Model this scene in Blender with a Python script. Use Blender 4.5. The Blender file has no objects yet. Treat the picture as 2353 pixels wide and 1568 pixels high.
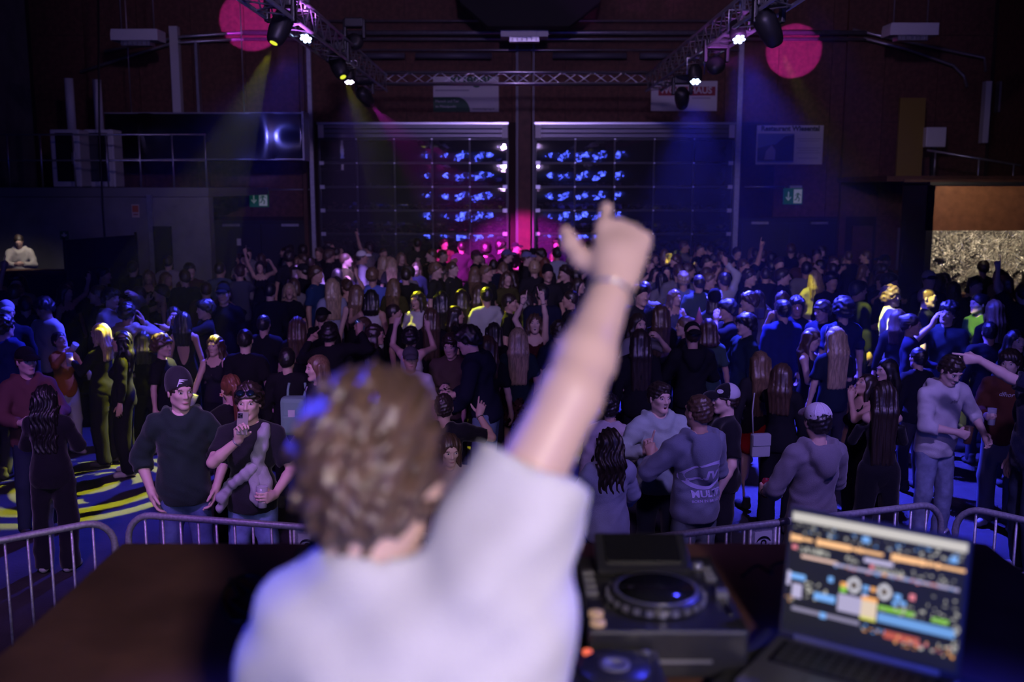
import bpy, bmesh, math, random
import numpy as np
from mathutils import Vector, Matrix, Euler
from mathutils.bvhtree import BVHTree
random.seed(7)
rs = np.random.RandomState(11)
SC = bpy.context.scene
COL = SC.collection
# ------------------------------------------------------------------ camera
CAM_Z, PITCH, FPX = 3.06, math.radians(8.8), 2288.0
cam = bpy.data.cameras.new('camera')
cam.lens = 35.0; cam.sensor_width = 36.0; cam.clip_start = 0.05; cam.clip_end = 200
cam.dof.use_dof = True; cam.dof.focus_distance = 7.0; cam.dof.aperture_fstop = 1.8
camo = bpy.data.objects.new('camera', cam)
camo.location = (0, 0, CAM_Z); camo.rotation_euler = (math.pi / 2 - PITCH, 0, 0)
COL.objects.link(camo); SC.camera = camo

def at(px, py, d):
    """world point seen at photo pixel (px, py), at distance d along the floor"""
    u = (px - 1176.5) / FPX; v = (784.0 - py) / FPX
    cy, sy = math.cos(PITCH), math.sin(PITCH)
    dy = cy + v * sy; dz = -sy + v * cy
    return Vector((u * d / dy, d, CAM_Z + dz * d / dy))
def depth_for(py, z):
    v = (784.0 - py) / FPX
    cy, sy = math.cos(PITCH), math.sin(PITCH)
    return (z - CAM_Z) / ((-sy + v * cy) / (cy + v * sy))
# ------------------------------------------------------------------ world, view
W = bpy.data.worlds.new('night'); SC.world = W; W.use_nodes = True
W.node_tree.nodes['Background'].inputs[0].default_value = (0.24, 0.17, 0.60, 1)
W.node_tree.nodes['Background'].inputs[1].default_value = 0.010
cy_ = SC.cycles; cy_.use_light_tree = False; cy_.debug_bvh_type = 'STATIC_BVH'; cy_.adaptive_threshold = 0.05; cy_.max_bounces = 4; cy_.diffuse_bounces = 2; cy_.glossy_bounces = 2; cy_.transmission_bounces = 4; cy_.transparent_max_bounces = 6; cy_.volume_bounces = 0; cy_.caustics_reflective = False; cy_.caustics_refractive = False; cy_.sample_clamp_indirect = 3.0
vs = SC.view_settings
vs.view_transform = 'Standard'; vs.look = 'None'; vs.gamma = 1.0; vs.exposure = 0.0; vs.use_curve_mapping = False
# ------------------------------------------------------------------ large lights
def spot(name, loc, tgt, color, power, deg, blend=0.3, size=0.08, gobo=None):
    l = bpy.data.lights.new(name, 'SPOT'); l.energy = power; l.color = color
    l.spot_size = math.radians(deg); l.spot_blend = blend; l.shadow_soft_size = size
    o = bpy.data.objects.new(name, l); COL.objects.link(o); o.location = loc
    d = Vector(tgt) - Vector(loc)
    o.rotation_euler = d.to_track_quat('-Z', 'Y').to_euler()
    if gobo:
        l.use_nodes = True; nt = l.node_tree; N = nt.nodes; L = nt.links
        em = N['Emission']
        tc = N.new('ShaderNodeTexCoord'); sep = N.new('ShaderNodeSeparateXYZ'); L.new(tc.outputs['Normal'], sep.inputs[0])
        def M(op, a, b=None):
            n = N.new('ShaderNodeMath'); n.operation = op
            for i, x in enumerate((a, b)):
                if x is None: continue
                if isinstance(x, (int, float)): n.inputs[i].default_value = x
                else: L.new(x, n.inputs[i])
            return n.outputs[0]
        nz = M('ABSOLUTE', sep.outputs[2])
        u = M('DIVIDE', sep.outputs[0], nz); v = M('DIVIDE', sep.outputs[1], nz)
        r = M('SQRT', M('ADD', M('MULTIPLY', u, u), M('MULTIPLY', v, v)))
        k = math.tan(math.radians(deg) / 2)
        if gobo == 'spiral':
            a = M('ARCTAN2', v, u)
            s = M('SINE', M('ADD', M('MULTIPLY', r, 6.2832 * 4.2 / k), a))
            m = M('GREATER_THAN', s, -0.1)
        elif gobo == 'blobs':
            vo = N.new('ShaderNodeTexNoise'); vo.inputs['Scale'].default_value = 3.4 / k; vo.inputs['Detail'].default_value = 0
            cb = N.new('ShaderNodeCombineXYZ'); L.new(u, cb.inputs[0]); L.new(v, cb.inputs[1]); L.new(cb.outputs[0], vo.inputs['Vector'])
            m = M('GREATER_THAN', vo.outputs['Fac'], 0.48)
        L.new(m, em.inputs['Strength'])
    return o
def area(name, loc, tgt, color, power, size):
    l = bpy.data.lights.new(name, 'AREA'); l.energy = power; l.color = color; l.size = size
    o = bpy.data.objects.new(name, l); COL.objects.link(o); o.location = loc
    o.rotation_euler = (Vector(tgt) - Vector(loc)).to_track_quat('-Z', 'Y').to_euler()
    return o
BLUE = (0.05, 0.05, 1.0); VIO = (0.42, 0.22, 1.0); YEL = (0.80, 0.78, 0.02); MAG = (1.0, 0.03, 0.85)
# white stage lamp above and behind the photographer, aimed at the dj
spot('stage_white', (0.9, -1.7, 3.85), (-0.02, 1.3, 2.55), (1.0, 0.83, 0.72), 430, 30, 0.7, 0.16)
# front wash from the lamp bar over the stage edge
spot('wash_violet_l', (-2.6, 3.2, 5.4), (-2.6, 7.4, 1.3), (0.50, 0.19, 1.0), 820, 52, 0.9, 0.2)
spot('wash_violet_r', (2.8, 3.2, 5.4), (2.7, 7.4, 1.3), (0.36, 0.24, 1.0), 820, 52, 0.9, 0.2)
spot('wash_white', (0.2, 0.4, 5.1), (0.2, 7.6, 1.3), (0.72, 0.42, 1.0), 260, 60, 0.9, 0.2)
# blue lamps over the stage front, out of the frame above
spot('blue_front_l', (-2.6, 3.4, 4.7), (-0.3, 1.3, 2.3), BLUE, 600, 22, 0.6, 0.12)
spot('blue_front_r', (2.6, 3.6, 4.7), (0.5, 1.5, 2.3), BLUE, 650, 22, 0.6, 0.12)
# truss lamps of the dance floor
spot('blue_par_a', at(703, 96, 13.2), (-4.4, 10.8, 0.8), BLUE, 3400, 54, 0.6, 0.12)
spot('blue_par_b', at(1698, 98, 12.5), (3.5, 11.0, 1.3), BLUE, 11500, 50, 0.6, 0.12)
spot('violet_par_c', at(803, 196, 16.9), (-2.7, 18.2, 1.2), (0.40, 0.20, 1.0), 4500, 44, 0.5, 0.12)
spot('blue_par_d', at(1598, 195, 15.4), (2.4, 13.2, 0.5), BLUE, 9000, 50, 0.6, 0.12)
spot('blue_beam', at(1845, -30, 10.8), (5.6, 11.8, 0.5), BLUE, 2200, 30, 0.5, 0.12)
# yellow and magenta moving heads
def mspot(name, px, py, d_, tgt, col, pw, deg, bl=.2, gobo=None):
    p = at(px, py, d_); q = Vector(tgt); return spot(name, p + (q - p).normalized() * .30, q, col, pw, deg, bl, .02, gobo)
mspot('yellow_spiral', 645, 60, 11.8, (-4.25, 10.1, 0.3), YEL, 6500, 26, .15, 'spiral')
mspot('yellow_mid', 777, 150, 15.6, (-0.8, 13.2, 1.3), YEL, 3600, 22, .25, 'blobs')
mspot('yellow_right', 1765, 62, 11.2, (5.05, 12.4, 1.45), YEL, 3200, 22, .2, 'blobs')
mspot('yellow_small', 1645, 150, 14.2, (4.6, 15.6, 1.5), YEL, 900, 6)
mspot('yellow_back', 1567, 225, 17.6, (3.6, 21.3, 1.5), YEL, 1900, 9, .2, 'blobs')
mspot('magenta_mid', 838, 222, 18.8, (-0.4, 23.2, 1.6), MAG, 9000, 30, .5)
mspot('magenta_wall_l', 815, 95, 16.4, at(578, 52, 24.9), (0.85, 0.05, 1.0), 6500, 8.5, .15)
mspot('magenta_wall_r', 1645, 150, 14.2, at(1822, 118, 24.9), (0.85, 0.05, 1.0), 9500, 6.6, .15)
spot('violet_truss_l', at(640, 175, 11.6), at(696, 30, 12.6), (0.62, 0.16, 1.0), 1300, 30, 0.4, 0.02)  # added spots floating below the trusses, stand in for violet par spill
spot('violet_truss_r', at(1760, 190, 11.3), at(1672, 85, 13.2), (0.62, 0.16, 1.0), 700, 24, 0.4, 0.02)  # added like the left one, no fixture of its own
spot('stage_fill', (0.3, 2.2, 5.9), (0.3, 24.5, 6.2), (0.60, 0.42, 1.0), 2000, 62, 0.7, 0.25)  # added wide fill from the stage side, lifts back wall and heaters
spot('beam_a', at(703, 98, 13.2), (-2.55, 13.6, 0.5), BLUE, 900, 8, 0.4, 0.06)
spot('beam_b', at(1698, 100, 12.5), (2.95, 13.0, 0.5), BLUE, 900, 9, 0.4, 0.06)
spot('beam_c', at(803, 198, 16.9), (-2.6, 16.9, 0.5), (0.35, 0.15, 1.0), 700, 8, 0.4, 0.06)
spot('bar_left_fill', at(60, 470, 17.6), at(45, 600, 18.1), (1.0, 0.86, 0.76), 26, 95, 0.8, 0.1)  # added fill to brighten the bartender, not a fixture of the bar
spot('fascia_fill', at(2240, 360, 17.0), at(2260, 480, 18.4), (1.0, 0.80, 0.58), 45, 100, 0.8, 0.1)  # added warm fill that brings out the brown fascia, no lamp there
spot('duct_glint', at(712, 100, 13.0), at(600, 312, 22.3), (0.16, 0.16, 1.0), 2600, 9, 0.6, 0.10)  # extra spot added beside the blue par to put a streak on the duct
# added fill under the roof for dim ambient light, no lamp hangs there
spot('roof_fill', (0.3, 14.0, 8.2), (0.3, 24.4, 4.9), (0.66, 0.42, 0.90), 260, 150, 0.8, 0.3)
# ------------------------------------------------------------------ materials
_mc = {}
def _nt(name):
    m = bpy.data.materials.new(name); m.use_nodes = True
    return m, m.node_tree.nodes, m.node_tree.links, m.node_tree.nodes['Principled BSDF']
def mat(name, col, rough=0.6, metal=0.0, noise=0.0, scale=20.0, bump=0.0, bscale=60.0, spec=0.5, sheen=0.0, emit=None, estr=0.0, alpha=1.0, trans=0.0, coat=0.0):
    if name in _mc: return _mc[name]
    m, N, L, b = _nt(name)
    b.inputs['Base Color'].default_value = (*col, 1); b.inputs['Roughness'].default_value = rough
    b.inputs['Metallic'].default_value = metal; b.inputs['Specular IOR Level'].default_value = spec
    if sheen: b.inputs['Sheen Weight'].default_value = sheen; b.inputs['Sheen Roughness'].default_value = 0.4
    if coat: b.inputs['Coat Weight'].default_value = coat
    if emit: b.inputs['Emission Color'].default_value = (*emit, 1); b.inputs['Emission Strength'].default_value = estr; m.cycles.emission_sampling = 'NONE'
    if alpha < 1: b.inputs['Alpha'].default_value = alpha
    if trans: b.inputs['Transmission Weight'].default_value = trans
    if noise or bump:
        tc = N.new('ShaderNodeTexCoord')
    if noise:
        n = N.new('ShaderNodeTexNoise'); n.inputs['Scale'].default_value = scale; n.inputs['Detail'].default_value = 3
        L.new(tc.outputs['Object'], n.inputs['Vector'])
        r = N.new('ShaderNodeValToRGB'); L.new(n.outputs['Fac'], r.inputs[0])
        r.color_ramp.elements[0].position = 0.3; r.color_ramp.elements[1].position = 0.7
        r.color_ramp.elements[0].color = (*[c * (1 - noise) for c in col], 1)
        r.color_ramp.elements[1].color = (*[min(1, c * (1 + noise)) for c in col], 1)
        L.new(r.outputs[0], b.inputs['Base Color'])
    if bump:
        n = N.new('ShaderNodeTexNoise'); n.inputs['Scale'].default_value = bscale; n.inputs['Detail'].default_value = 2
        L.new(tc.outputs['Object'], n.inputs['Vector'])
        bp = N.new('ShaderNodeBump'); bp.inputs['Strength'].default_value = bump; bp.inputs['Distance'].default_value = 0.01
        L.new(n.outputs['Fac'], bp.inputs['Height']); L.new(bp.outputs[0], b.inputs['Normal'])
    _mc[name] = m
    return m
def emat(name, col, s):
    if name in _mc: return _mc[name]
    m, N, L, b = _nt(name)
    b.inputs['Base Color'].default_value = (0, 0, 0, 1)
    b.inputs['Emission Color'].default_value = (*col, 1); b.inputs['Emission Strength'].default_value = s
    if not name.startswith('blue_led'): m.cycles.emission_sampling = 'NONE'
    _mc[name] = m; return m
SKIN = {'a': (0.66, 0.44, 0.35), 'b': (0.58, 0.36, 0.27), 'c': (0.72, 0.50, 0.41)}
def skin(t='a'): return mat('skin_' + t, SKIN[t], 0.45, noise=0.06, scale=9, spec=0.4)
HAIRC = {'black': (0.012, 0.010, 0.010), 'dark': (0.028, 0.018, 0.013), 'brown': (0.075, 0.042, 0.024), 'light': (0.17, 0.105, 0.055), 'blond': (0.42, 0.31, 0.18), 'red': (0.16, 0.06, 0.03), 'djbrown': (0.11, 0.065, 0.044)}
def hairm(c, lod=0):
    k = 'hair_' + c + ('' if lod < 1 else '_far')
    if k in _mc: return _mc[k]
    m, N, L, b = _nt(k); col = HAIRC[c]
    tc = N.new('ShaderNodeTexCoord'); mp = N.new('ShaderNodeMapping'); mp.inputs['Scale'].default_value = (90, 90, 7)
    n = N.new('ShaderNodeTexNoise'); n.inputs['Scale'].default_value = 1.0; n.inputs['Detail'].default_value = 3
    L.new(tc.outputs['Object'], mp.inputs[0]); L.new(mp.outputs[0], n.inputs['Vector'])
    r = N.new('ShaderNodeValToRGB'); r.color_ramp.elements[0].position = 0.3; r.color_ramp.elements[1].position = 0.72
    r.color_ramp.elements[0].color = (*[x * 0.55 for x in col], 1); r.color_ramp.elements[1].color = (*[min(1, x * 1.6) for x in col], 1)
    L.new(n.outputs['Fac'], r.inputs[0]); L.new(r.outputs[0], b.inputs['Base Color'])
    bp = N.new('ShaderNodeBump'); bp.inputs['Strength'].default_value = 0.6; bp.inputs['Distance'].default_value = 0.006
    if lod < 1: L.new(n.outputs['Fac'], bp.inputs['Height']); L.new(bp.outputs[0], b.inputs['Normal'])
    b.inputs['Roughness'].default_value = 0.42; b.inputs['Specular IOR Level'].default_value = 0.9
    _mc[k] = m; return m
def cloth(col, kind='knit', lod=0):
    if lod: return mat('fabric_%02x%02x%02x' % tuple(int(min(1, c) * 255) for c in col), col, 0.9, spec=0.15)
    k = 'cloth_%s_%02x%02x%02x' % (kind, *[int(min(1, c) * 255) for c in col])
    if kind == 'denim': return mat(k, col, 0.85, noise=0.28, scale=14, bump=0.25, bscale=240, spec=0.2)
    return mat(k, col, 0.9, noise=0.10, scale=8, bump=0.3, bscale=160, spec=0.15, sheen=0.25)
# ------------------------------------------------------------------ objects
def mesh_obj(name, verts, faces, m=None, parent=None, smooth=True, loc=None):
    me = bpy.data.meshes.new(name)
    if isinstance(verts, np.ndarray) and isinstance(faces, np.ndarray):
        nv, nf = len(verts), len(faces); k = faces.shape[1]
        me.vertices.add(nv); me.vertices.foreach_set('co', verts.astype(np.float32).ravel())
        me.loops.add(nf * k); me.loops.foreach_set('vertex_index', faces.astype(np.int32).ravel())
        me.polygons.add(nf); me.polygons.foreach_set('loop_start', np.arange(0, nf * k, k, dtype=np.int32))
        me.update(calc_edges=True)
    else:
        me.from_pydata([tuple(v) for v in verts], [], [tuple(f) for f in faces]); me.update()
    if smooth and len(me.polygons): me.polygons.foreach_set('use_smooth', np.ones(len(me.polygons), dtype=bool))
    if m is not None: me.materials.append(m)
    o = bpy.data.objects.new(name, me); COL.objects.link(o)
    if parent is not None: o.parent = parent
    if loc is not None: o.location = loc
    return o
def tag(o, label, cat=None, group=None, kind=None):
    if label: o['label'] = label
    if cat: o['category'] = cat
    if group: o['group'] = group
    if kind: o['kind'] = kind
    return o
def empty(name, loc=(0, 0, 0), rz=0.0):
    o = bpy.data.objects.new(name, None); COL.objects.link(o); o.empty_display_size = 0.1
    o.location = loc; o.rotation_euler = (0, 0, rz); return o
class MB:
    """collects boxes, tubes, lathes; build() links them as one mesh object"""
    def __init__(s): s.v = []; s.f = []
    def add(s, v, f):
        n = len(s.v); s.v += [tuple(x) for x in v]; s.f += [tuple(i + n for i in q) for q in f]; return s
    def box(s, c, d, R=None, bev=0.0):
        x, y, z = d[0] / 2, d[1] / 2, d[2] / 2
        if bev <= 0:
            v = [Vector((a * x, b * y, e * z)) for e in (-1, 1) for a, b in ((-1, -1), (1, -1), (1, 1), (-1, 1))]
            f = [(3, 2, 1, 0), (4, 5, 6, 7), (0, 1, 5, 4), (1, 2, 6, 5), (2, 3, 7, 6), (3, 0, 4, 7)]
        else:
            bm = bmesh.new(); bmesh.ops.create_cube(bm, size=1)
            for q in bm.verts: q.co = Vector((q.co.x * d[0], q.co.y * d[1], q.co.z * d[2]))
            bmesh.ops.bevel(bm, geom=bm.edges[:], offset=bev, segments=2, affect='EDGES', profile=0.6)
            bm.verts.index_update(); v = [q.co.copy() for q in bm.verts]; f = [tuple(q.index for q in p.verts) for p in bm.faces]; bm.free()
        if R is not None: v = [R @ q for q in v]
        c = Vector(c); return s.add([q + c for q in v], f)
    def tube(s, pts, r, n=8, cap=True, r2=None):
        pts = [Vector(p) for p in pts]; m = len(pts); rings = []; up = None
        for i, p in enumerate(pts):
            t = (pts[min(i + 1, m - 1)] - pts[max(i - 1, 0)]).normalized()
            if up is None: up = Vector((0, 0, 1)) if abs(t.z) < 0.9 else Vector((1, 0, 0))
            a = t.cross(up).normalized(); b = a.cross(t).normalized(); up = b
            rr = r if r2 is None else r + (r2 - r) * i / max(1, m - 1)
            rings.append([p + (a * math.cos(k * 2 * math.pi / n) + b * math.sin(k * 2 * math.pi / n)) * rr for k in range(n)])
        v = [q for ring in rings for q in ring]; f = []
        for i in range(m - 1):
            for k in range(n):
                f.append((i * n + k, i * n + (k + 1) % n, (i + 1) * n + (k + 1) % n, (i + 1) * n + k))
        if cap: f.append(tuple(reversed(range(n)))); f.append(tuple((m - 1) * n + k for k in range(n)))
        return s.add(v, f)
    def lathe(s, prof, c=(0, 0, 0), n=16, R=None):
        v = []; f = []; m = len(prof)
        for r, z in prof:
            for k in range(n): v.append(Vector((r * math.cos(k * 2 * math.pi / n), r * math.sin(k * 2 * math.pi / n), z)))
        for i in range(m - 1):
            for k in range(n): f.append((i * n + k, i * n + (k + 1) % n, (i + 1) * n + (k + 1) % n, (i + 1) * n + k))
        f.append(tuple(reversed(range(n)))); f.append(tuple((m - 1) * n + k for k in range(n)))
        if R is not None: v = [R @ q for q in v]
        return s.add([q + Vector(c) for q in v], f)
    def build(s, name, m=None, parent=None, smooth=False, loc=None):
        return mesh_obj(name, s.v, s.f, m, parent, smooth, loc)
def box(name, c, d, m, parent=None, R=None, bev=0.0): return MB().box(c, d, R, bev).build(name, m, parent)
def struct(o): o['kind'] = 'structure'; return o
def text_mesh(txt, size, m, name, parent=None, R=None, loc=(0, 0, 0), align='LEFT', ext=0.002, shear=0.0, bold=0.0, sx=1.0):
    cu = bpy.data.curves.new('t', 'FONT'); cu.body = txt; cu.size = size; cu.align_x = align; cu.extrude = ext; cu.shear = shear; cu.offset = bold; cu.resolution_u = 3
    to = bpy.data.objects.new('t', cu); COL.objects.link(to)
    dg = bpy.context.evaluated_depsgraph_get(); me = bpy.data.meshes.new_from_object(to.evaluated_get(dg))
    bpy.data.objects.remove(to); bpy.data.curves.remove(cu)
    for v in me.vertices:
        q = Vector((v.co.x * sx, v.co.y, v.co.z)); q = R @ q if R is not None else q
        v.co = q + Vector(loc)
    me.name = name; me.materials.clear(); me.materials.append(m)
    o = bpy.data.objects.new(name, me); COL.objects.link(o)
    if parent is not None: o.parent = parent
    return o
# ------------------------------------------------------------------ implicit surfaces
class Vol:
    def __init__(s, lo, hi, h):
        s.h = h; s.o = np.array(lo, dtype=np.float32)
        s.n = [max(3, int(math.ceil((hi[i] - lo[i]) / h)) + 1) for i in range(3)]
        s.ax = [s.o[i] + h * np.arange(s.n[i], dtype=np.float32) for i in range(3)]
        s.F = np.full(s.n, 0.5, dtype=np.float32)
    def _blk(s, lo, hi):
        sl = []
        for i in range(3):
            a = max(0, int((lo[i] - s.o[i]) / s.h) - 1); b = min(s.n[i], int((hi[i] - s.o[i]) / s.h) + 3)
            if a >= b: return None
            sl.append(slice(a, b))
        return tuple(sl)
    def _xyz(s, b): return s.ax[0][b[0]][:, None, None], s.ax[1][b[1]][None, :, None], s.ax[2][b[2]][None, None, :]
    def _put(s, b, d, k, sub):
        f = s.F[b]
        if sub:
            if k > 0:
                hh = np.maximum(k - np.abs(f + d), 0) / k; s.F[b] = np.maximum(f, -d) + hh * hh * (k * 0.25)
            else: s.F[b] = np.maximum(f, -d)
        elif k > 0:
            hh = np.maximum(k - np.abs(f - d), 0) / k; s.F[b] = np.minimum(f, d) - hh * hh * (k * 0.25)
        else: s.F[b] = np.minimum(f, d)
    def cone(s, a, b, ra, rb, k=0.02, sub=False):
        m = max(ra, rb) + k + 2 * s.h
        bl = s._blk([min(a[i], b[i]) - m for i in range(3)], [max(a[i], b[i]) + m for i in range(3)])
        if bl is None: return
        X, Y, Z = s._xyz(bl)
        ba = [b[i] - a[i] for i in range(3)]; L2 = max(1e-9, sum(x * x for x in ba))
        px, py, pz = X - a[0], Y - a[1], Z - a[2]
        t = np.clip((px * ba[0] + py * ba[1] + pz * ba[2]) / L2, 0, 1)
        d = np.sqrt((px - t * ba[0]) ** 2 + (py - t * ba[1]) ** 2 + (pz - t * ba[2]) ** 2) - (ra + t * (rb - ra))
        s._put(bl, d, k, sub)
    def ell(s, c, r, R=None, k=0.02, sub=False):
        m = max(r) + k + 2 * s.h
        bl = s._blk([c[i] - m for i in range(3)], [c[i] + m for i in range(3)])
        if bl is None: return
        X, Y, Z = s._xyz(bl)
        p = [X - c[0], Y - c[1], Z - c[2]]
        if R is not None: p = [R[0][i] * p[0] + R[1][i] * p[1] + R[2][i] * p[2] for i in range(3)]
        q = [p[i] / r[i] for i in range(3)]; w = [q[i] / r[i] for i in range(3)]
        k0 = np.sqrt(q[0] ** 2 + q[1] ** 2 + q[2] ** 2); k1 = np.sqrt(w[0] ** 2 + w[1] ** 2 + w[2] ** 2) + 1e-6
        s._put(bl, k0 * (k0 - 1) / k1, k, sub)
    def cut(s, p, n):
        """keep the side the normal points away from"""
        X, Y, Z = s.ax[0][:, None, None], s.ax[1][None, :, None], s.ax[2][None, None, :]
        s.F = np.maximum(s.F, (X - p[0]) * n[0] + (Y - p[1]) * n[1] + (Z - p[2]) * n[2])
    def disp(s, fn):
        X, Y, Z = s.ax[0][:, None, None], s.ax[1][None, :, None], s.ax[2][None, None, :]
        s.F = s.F + fn(X, Y, Z).astype(np.float32)
    def mesh(s):
        F = s.F.copy()
        F[0] = F[-1] = 0.3; F[:, 0] = F[:, -1] = 0.3; F[:, :, 0] = F[:, :, -1] = 0.3
        S = F < 0
        c = np.zeros([x - 1 for x in s.n], dtype=np.int8)
        offs = [(i, j, k) for i in (0, 1) for j in (0, 1) for k in (0, 1)]
        def sub(A, o): return A[o[0]:A.shape[0] - 1 + o[0], o[1]:A.shape[1] - 1 + o[1], o[2]:A.shape[2] - 1 + o[2]]
        for o in offs: c += sub(S, o)
        act = (c > 0) & (c < 8)
        I = np.argwhere(act); n = len(I)
        if n == 0: return np.zeros((0, 3), np.float32), np.zeros((0, 4), np.int32)
        idx = np.full(act.shape, -1, dtype=np.int32); idx[act] = np.arange(n)
        val = {o: F[I[:, 0] + o[0], I[:, 1] + o[1], I[:, 2] + o[2]] for o in offs}
        acc = np.zeros((n, 3), np.float32); cnt = np.zeros(n, np.float32)
        for o in offs:
            for ax in range(3):
                if o[ax]: continue
                q = list(o); q[ax] = 1; q = tuple(q)
                va, vb = val[o], val[q]; mk = (va < 0) != (vb < 0)
                t = np.where(mk, va / np.where(mk, va - vb, 1), 0)
                for j in range(3): acc[:, j] += mk * (o[j] + (t if j == ax else 0))
                cnt += mk
        V = s.o + s.h * (I + acc / cnt[:, None])
        Q = []
        for ax in range(3):
            sl0 = [slice(1, -1)] * 3; sl1 = [slice(1, -1)] * 3
            sl0[ax] = slice(0, -1); sl1[ax] = slice(1, None)
            A, B = S[tuple(sl0)], S[tuple(sl1)]
            E = np.argwhere(A != B)
            if not len(E): continue
            ins = A[E[:, 0], E[:, 1], E[:, 2]]
            g = E.copy(); b_, c_ = [x for x in range(3) if x != ax]
            g[:, b_] += 1; g[:, c_] += 1
            def cell(db, dc):
                w = g.copy(); w[:, b_] -= db; w[:, c_] -= dc; return idx[w[:, 0], w[:, 1], w[:, 2]]
            q = np.stack([cell(1, 1), cell(0, 1), cell(0, 0), cell(1, 0)], 1)
            fl = ins if ax != 1 else ~ins
            q = np.where(fl[:, None], q, q[:, ::-1]); Q.append(q)
        Q = np.concatenate(Q); Q = Q[(Q >= 0).all(1)]
        return V.astype(np.float32), Q.astype(np.int32)
def merge(parts):
    V, Q, n = [], [], 0
    for v, q in parts:
        V.append(v); Q.append(q + n); n += len(v)
    return np.concatenate(V), np.concatenate(Q)
# ------------------------------------------------------------------ people
A3 = lambda *x: np.array(x, dtype=np.float64)
def nrm(v): return v / (np.linalg.norm(v) + 1e-9)
def RX(a): c, s = math.cos(a), math.sin(a); return np.array([[1, 0, 0], [0, c, -s], [0, s, c]])
def RY(a): c, s = math.cos(a), math.sin(a); return np.array([[c, 0, s], [0, 1, 0], [-s, 0, c]])
def RZ(a): c, s = math.cos(a), math.sin(a); return np.array([[c, -s, 0], [s, c, 0], [0, 0, 1]])
def raxis(v, k, a):
    k = nrm(k); return v * math.cos(a) + np.cross(k, v) * math.sin(a) + k * np.dot(k, v) * (1 - math.cos(a))
D = math.radians
# arm presets for the +x side: wrist, pole for the elbow, wanted thumb direction, hand shape, finger direction (None: along the forearm)
ARMS = {
    'down':   ((.265, -.02, .86), (.6, .8, 0), (0, -1, 0), 'relaxed', None),
    'down2':  ((.25, -.12, .90), (.6, .8, 0), (0, -1, .2), 'relaxed', None),
    'pocket': ((.215, -.055, .95), (.9, .9, -.2), (0, -1, 0), 'relaxed', (-.25, -.25, -1)),
    'hold':   ((.15, -.30, 1.13), (.7, .3, -1), (0, 0, 1), 'grip', (-.3, -1, .1)),
    'hold2':  ((.06, -.27, 1.20), (.9, .2, -.8), (0, 0, 1), 'grip', (-1, -.6, .1)),
    'drink':  ((.11, -.25, 1.50), (.9, -.2, -.8), (-.2, .2, 1), 'grip', (-.75, -.35, .5)),
    'face':   ((.09, -.17, 1.50), (.8, -.2, -.9), (0, .5, 1), 'relaxed', (-.2, .1, 1)),
    'up':     ((.27, -.12, 1.92), (.9, .1, .2), (-1, 0, 0), 'point', (.05, 0, 1)),
    'up2':    ((.14, -.18, 1.86), (.9, .1, .2), (-1, 0, 0), 'point', (-.1, -.1, 1)),
    'upopen': ((.30, -.15, 1.78), (.9, .1, .0), (-1, 0, 0), 'open', (.1, -.1, 1)),
    'uphold': ((.24, -.30, 1.72), (.9, .1, -.3), (-.5, 0, 1), 'grip', (-.3, -.4, .8)),
    'fwd':    ((.18, -.48, 1.38), (.5, .2, -1), (0, 0, 1), 'point', (-.1, -1, .1)),
    'hug':    ((.34, -.34, 1.42), (.6, .2, -1), (0, 0, 1), 'open', (.4, -1, -.1)),
    'phone':  ((.06, -.34, 1.30), (.7, .2, -1), (-.4, 0, 1), 'grip', (-.3, -.6, .8)),
    'fist':   ((.20, -.30, 1.40), (.7, .2, -1), (-.5, 0, 1), 'fist', (0, -.4, 1)),
    'clasp':  ((.05, -.25, 1.15), (.8, .3, -.8), (0, -.2, 1), 'relaxed', (-1, -.5, .1)),
    'back':   ((.12, .18, 1.0), (1, .3, 0), (0, 1, 0), 'relaxed', (-1, .2, -.3)),
}
CURL = {'relaxed': [(18, 28, 18)] * 4, 'fist': [(80, 95, 60)] * 4, 'point': [(6, 6, 4), (78, 95, 60), (82, 95, 60), (85, 95, 60)],
        'grip': [(42, 50, 32)] * 4, 'open': [(4, 6, 4)] * 4, 'claw': [(10, 20, 10), (35, 50, 20), (45, 55, 25), (50, 60, 25)],
        'gun': [(14, 52, 28), (75, 98, 65), (80, 98, 65), (82, 98, 65)]}
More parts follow.
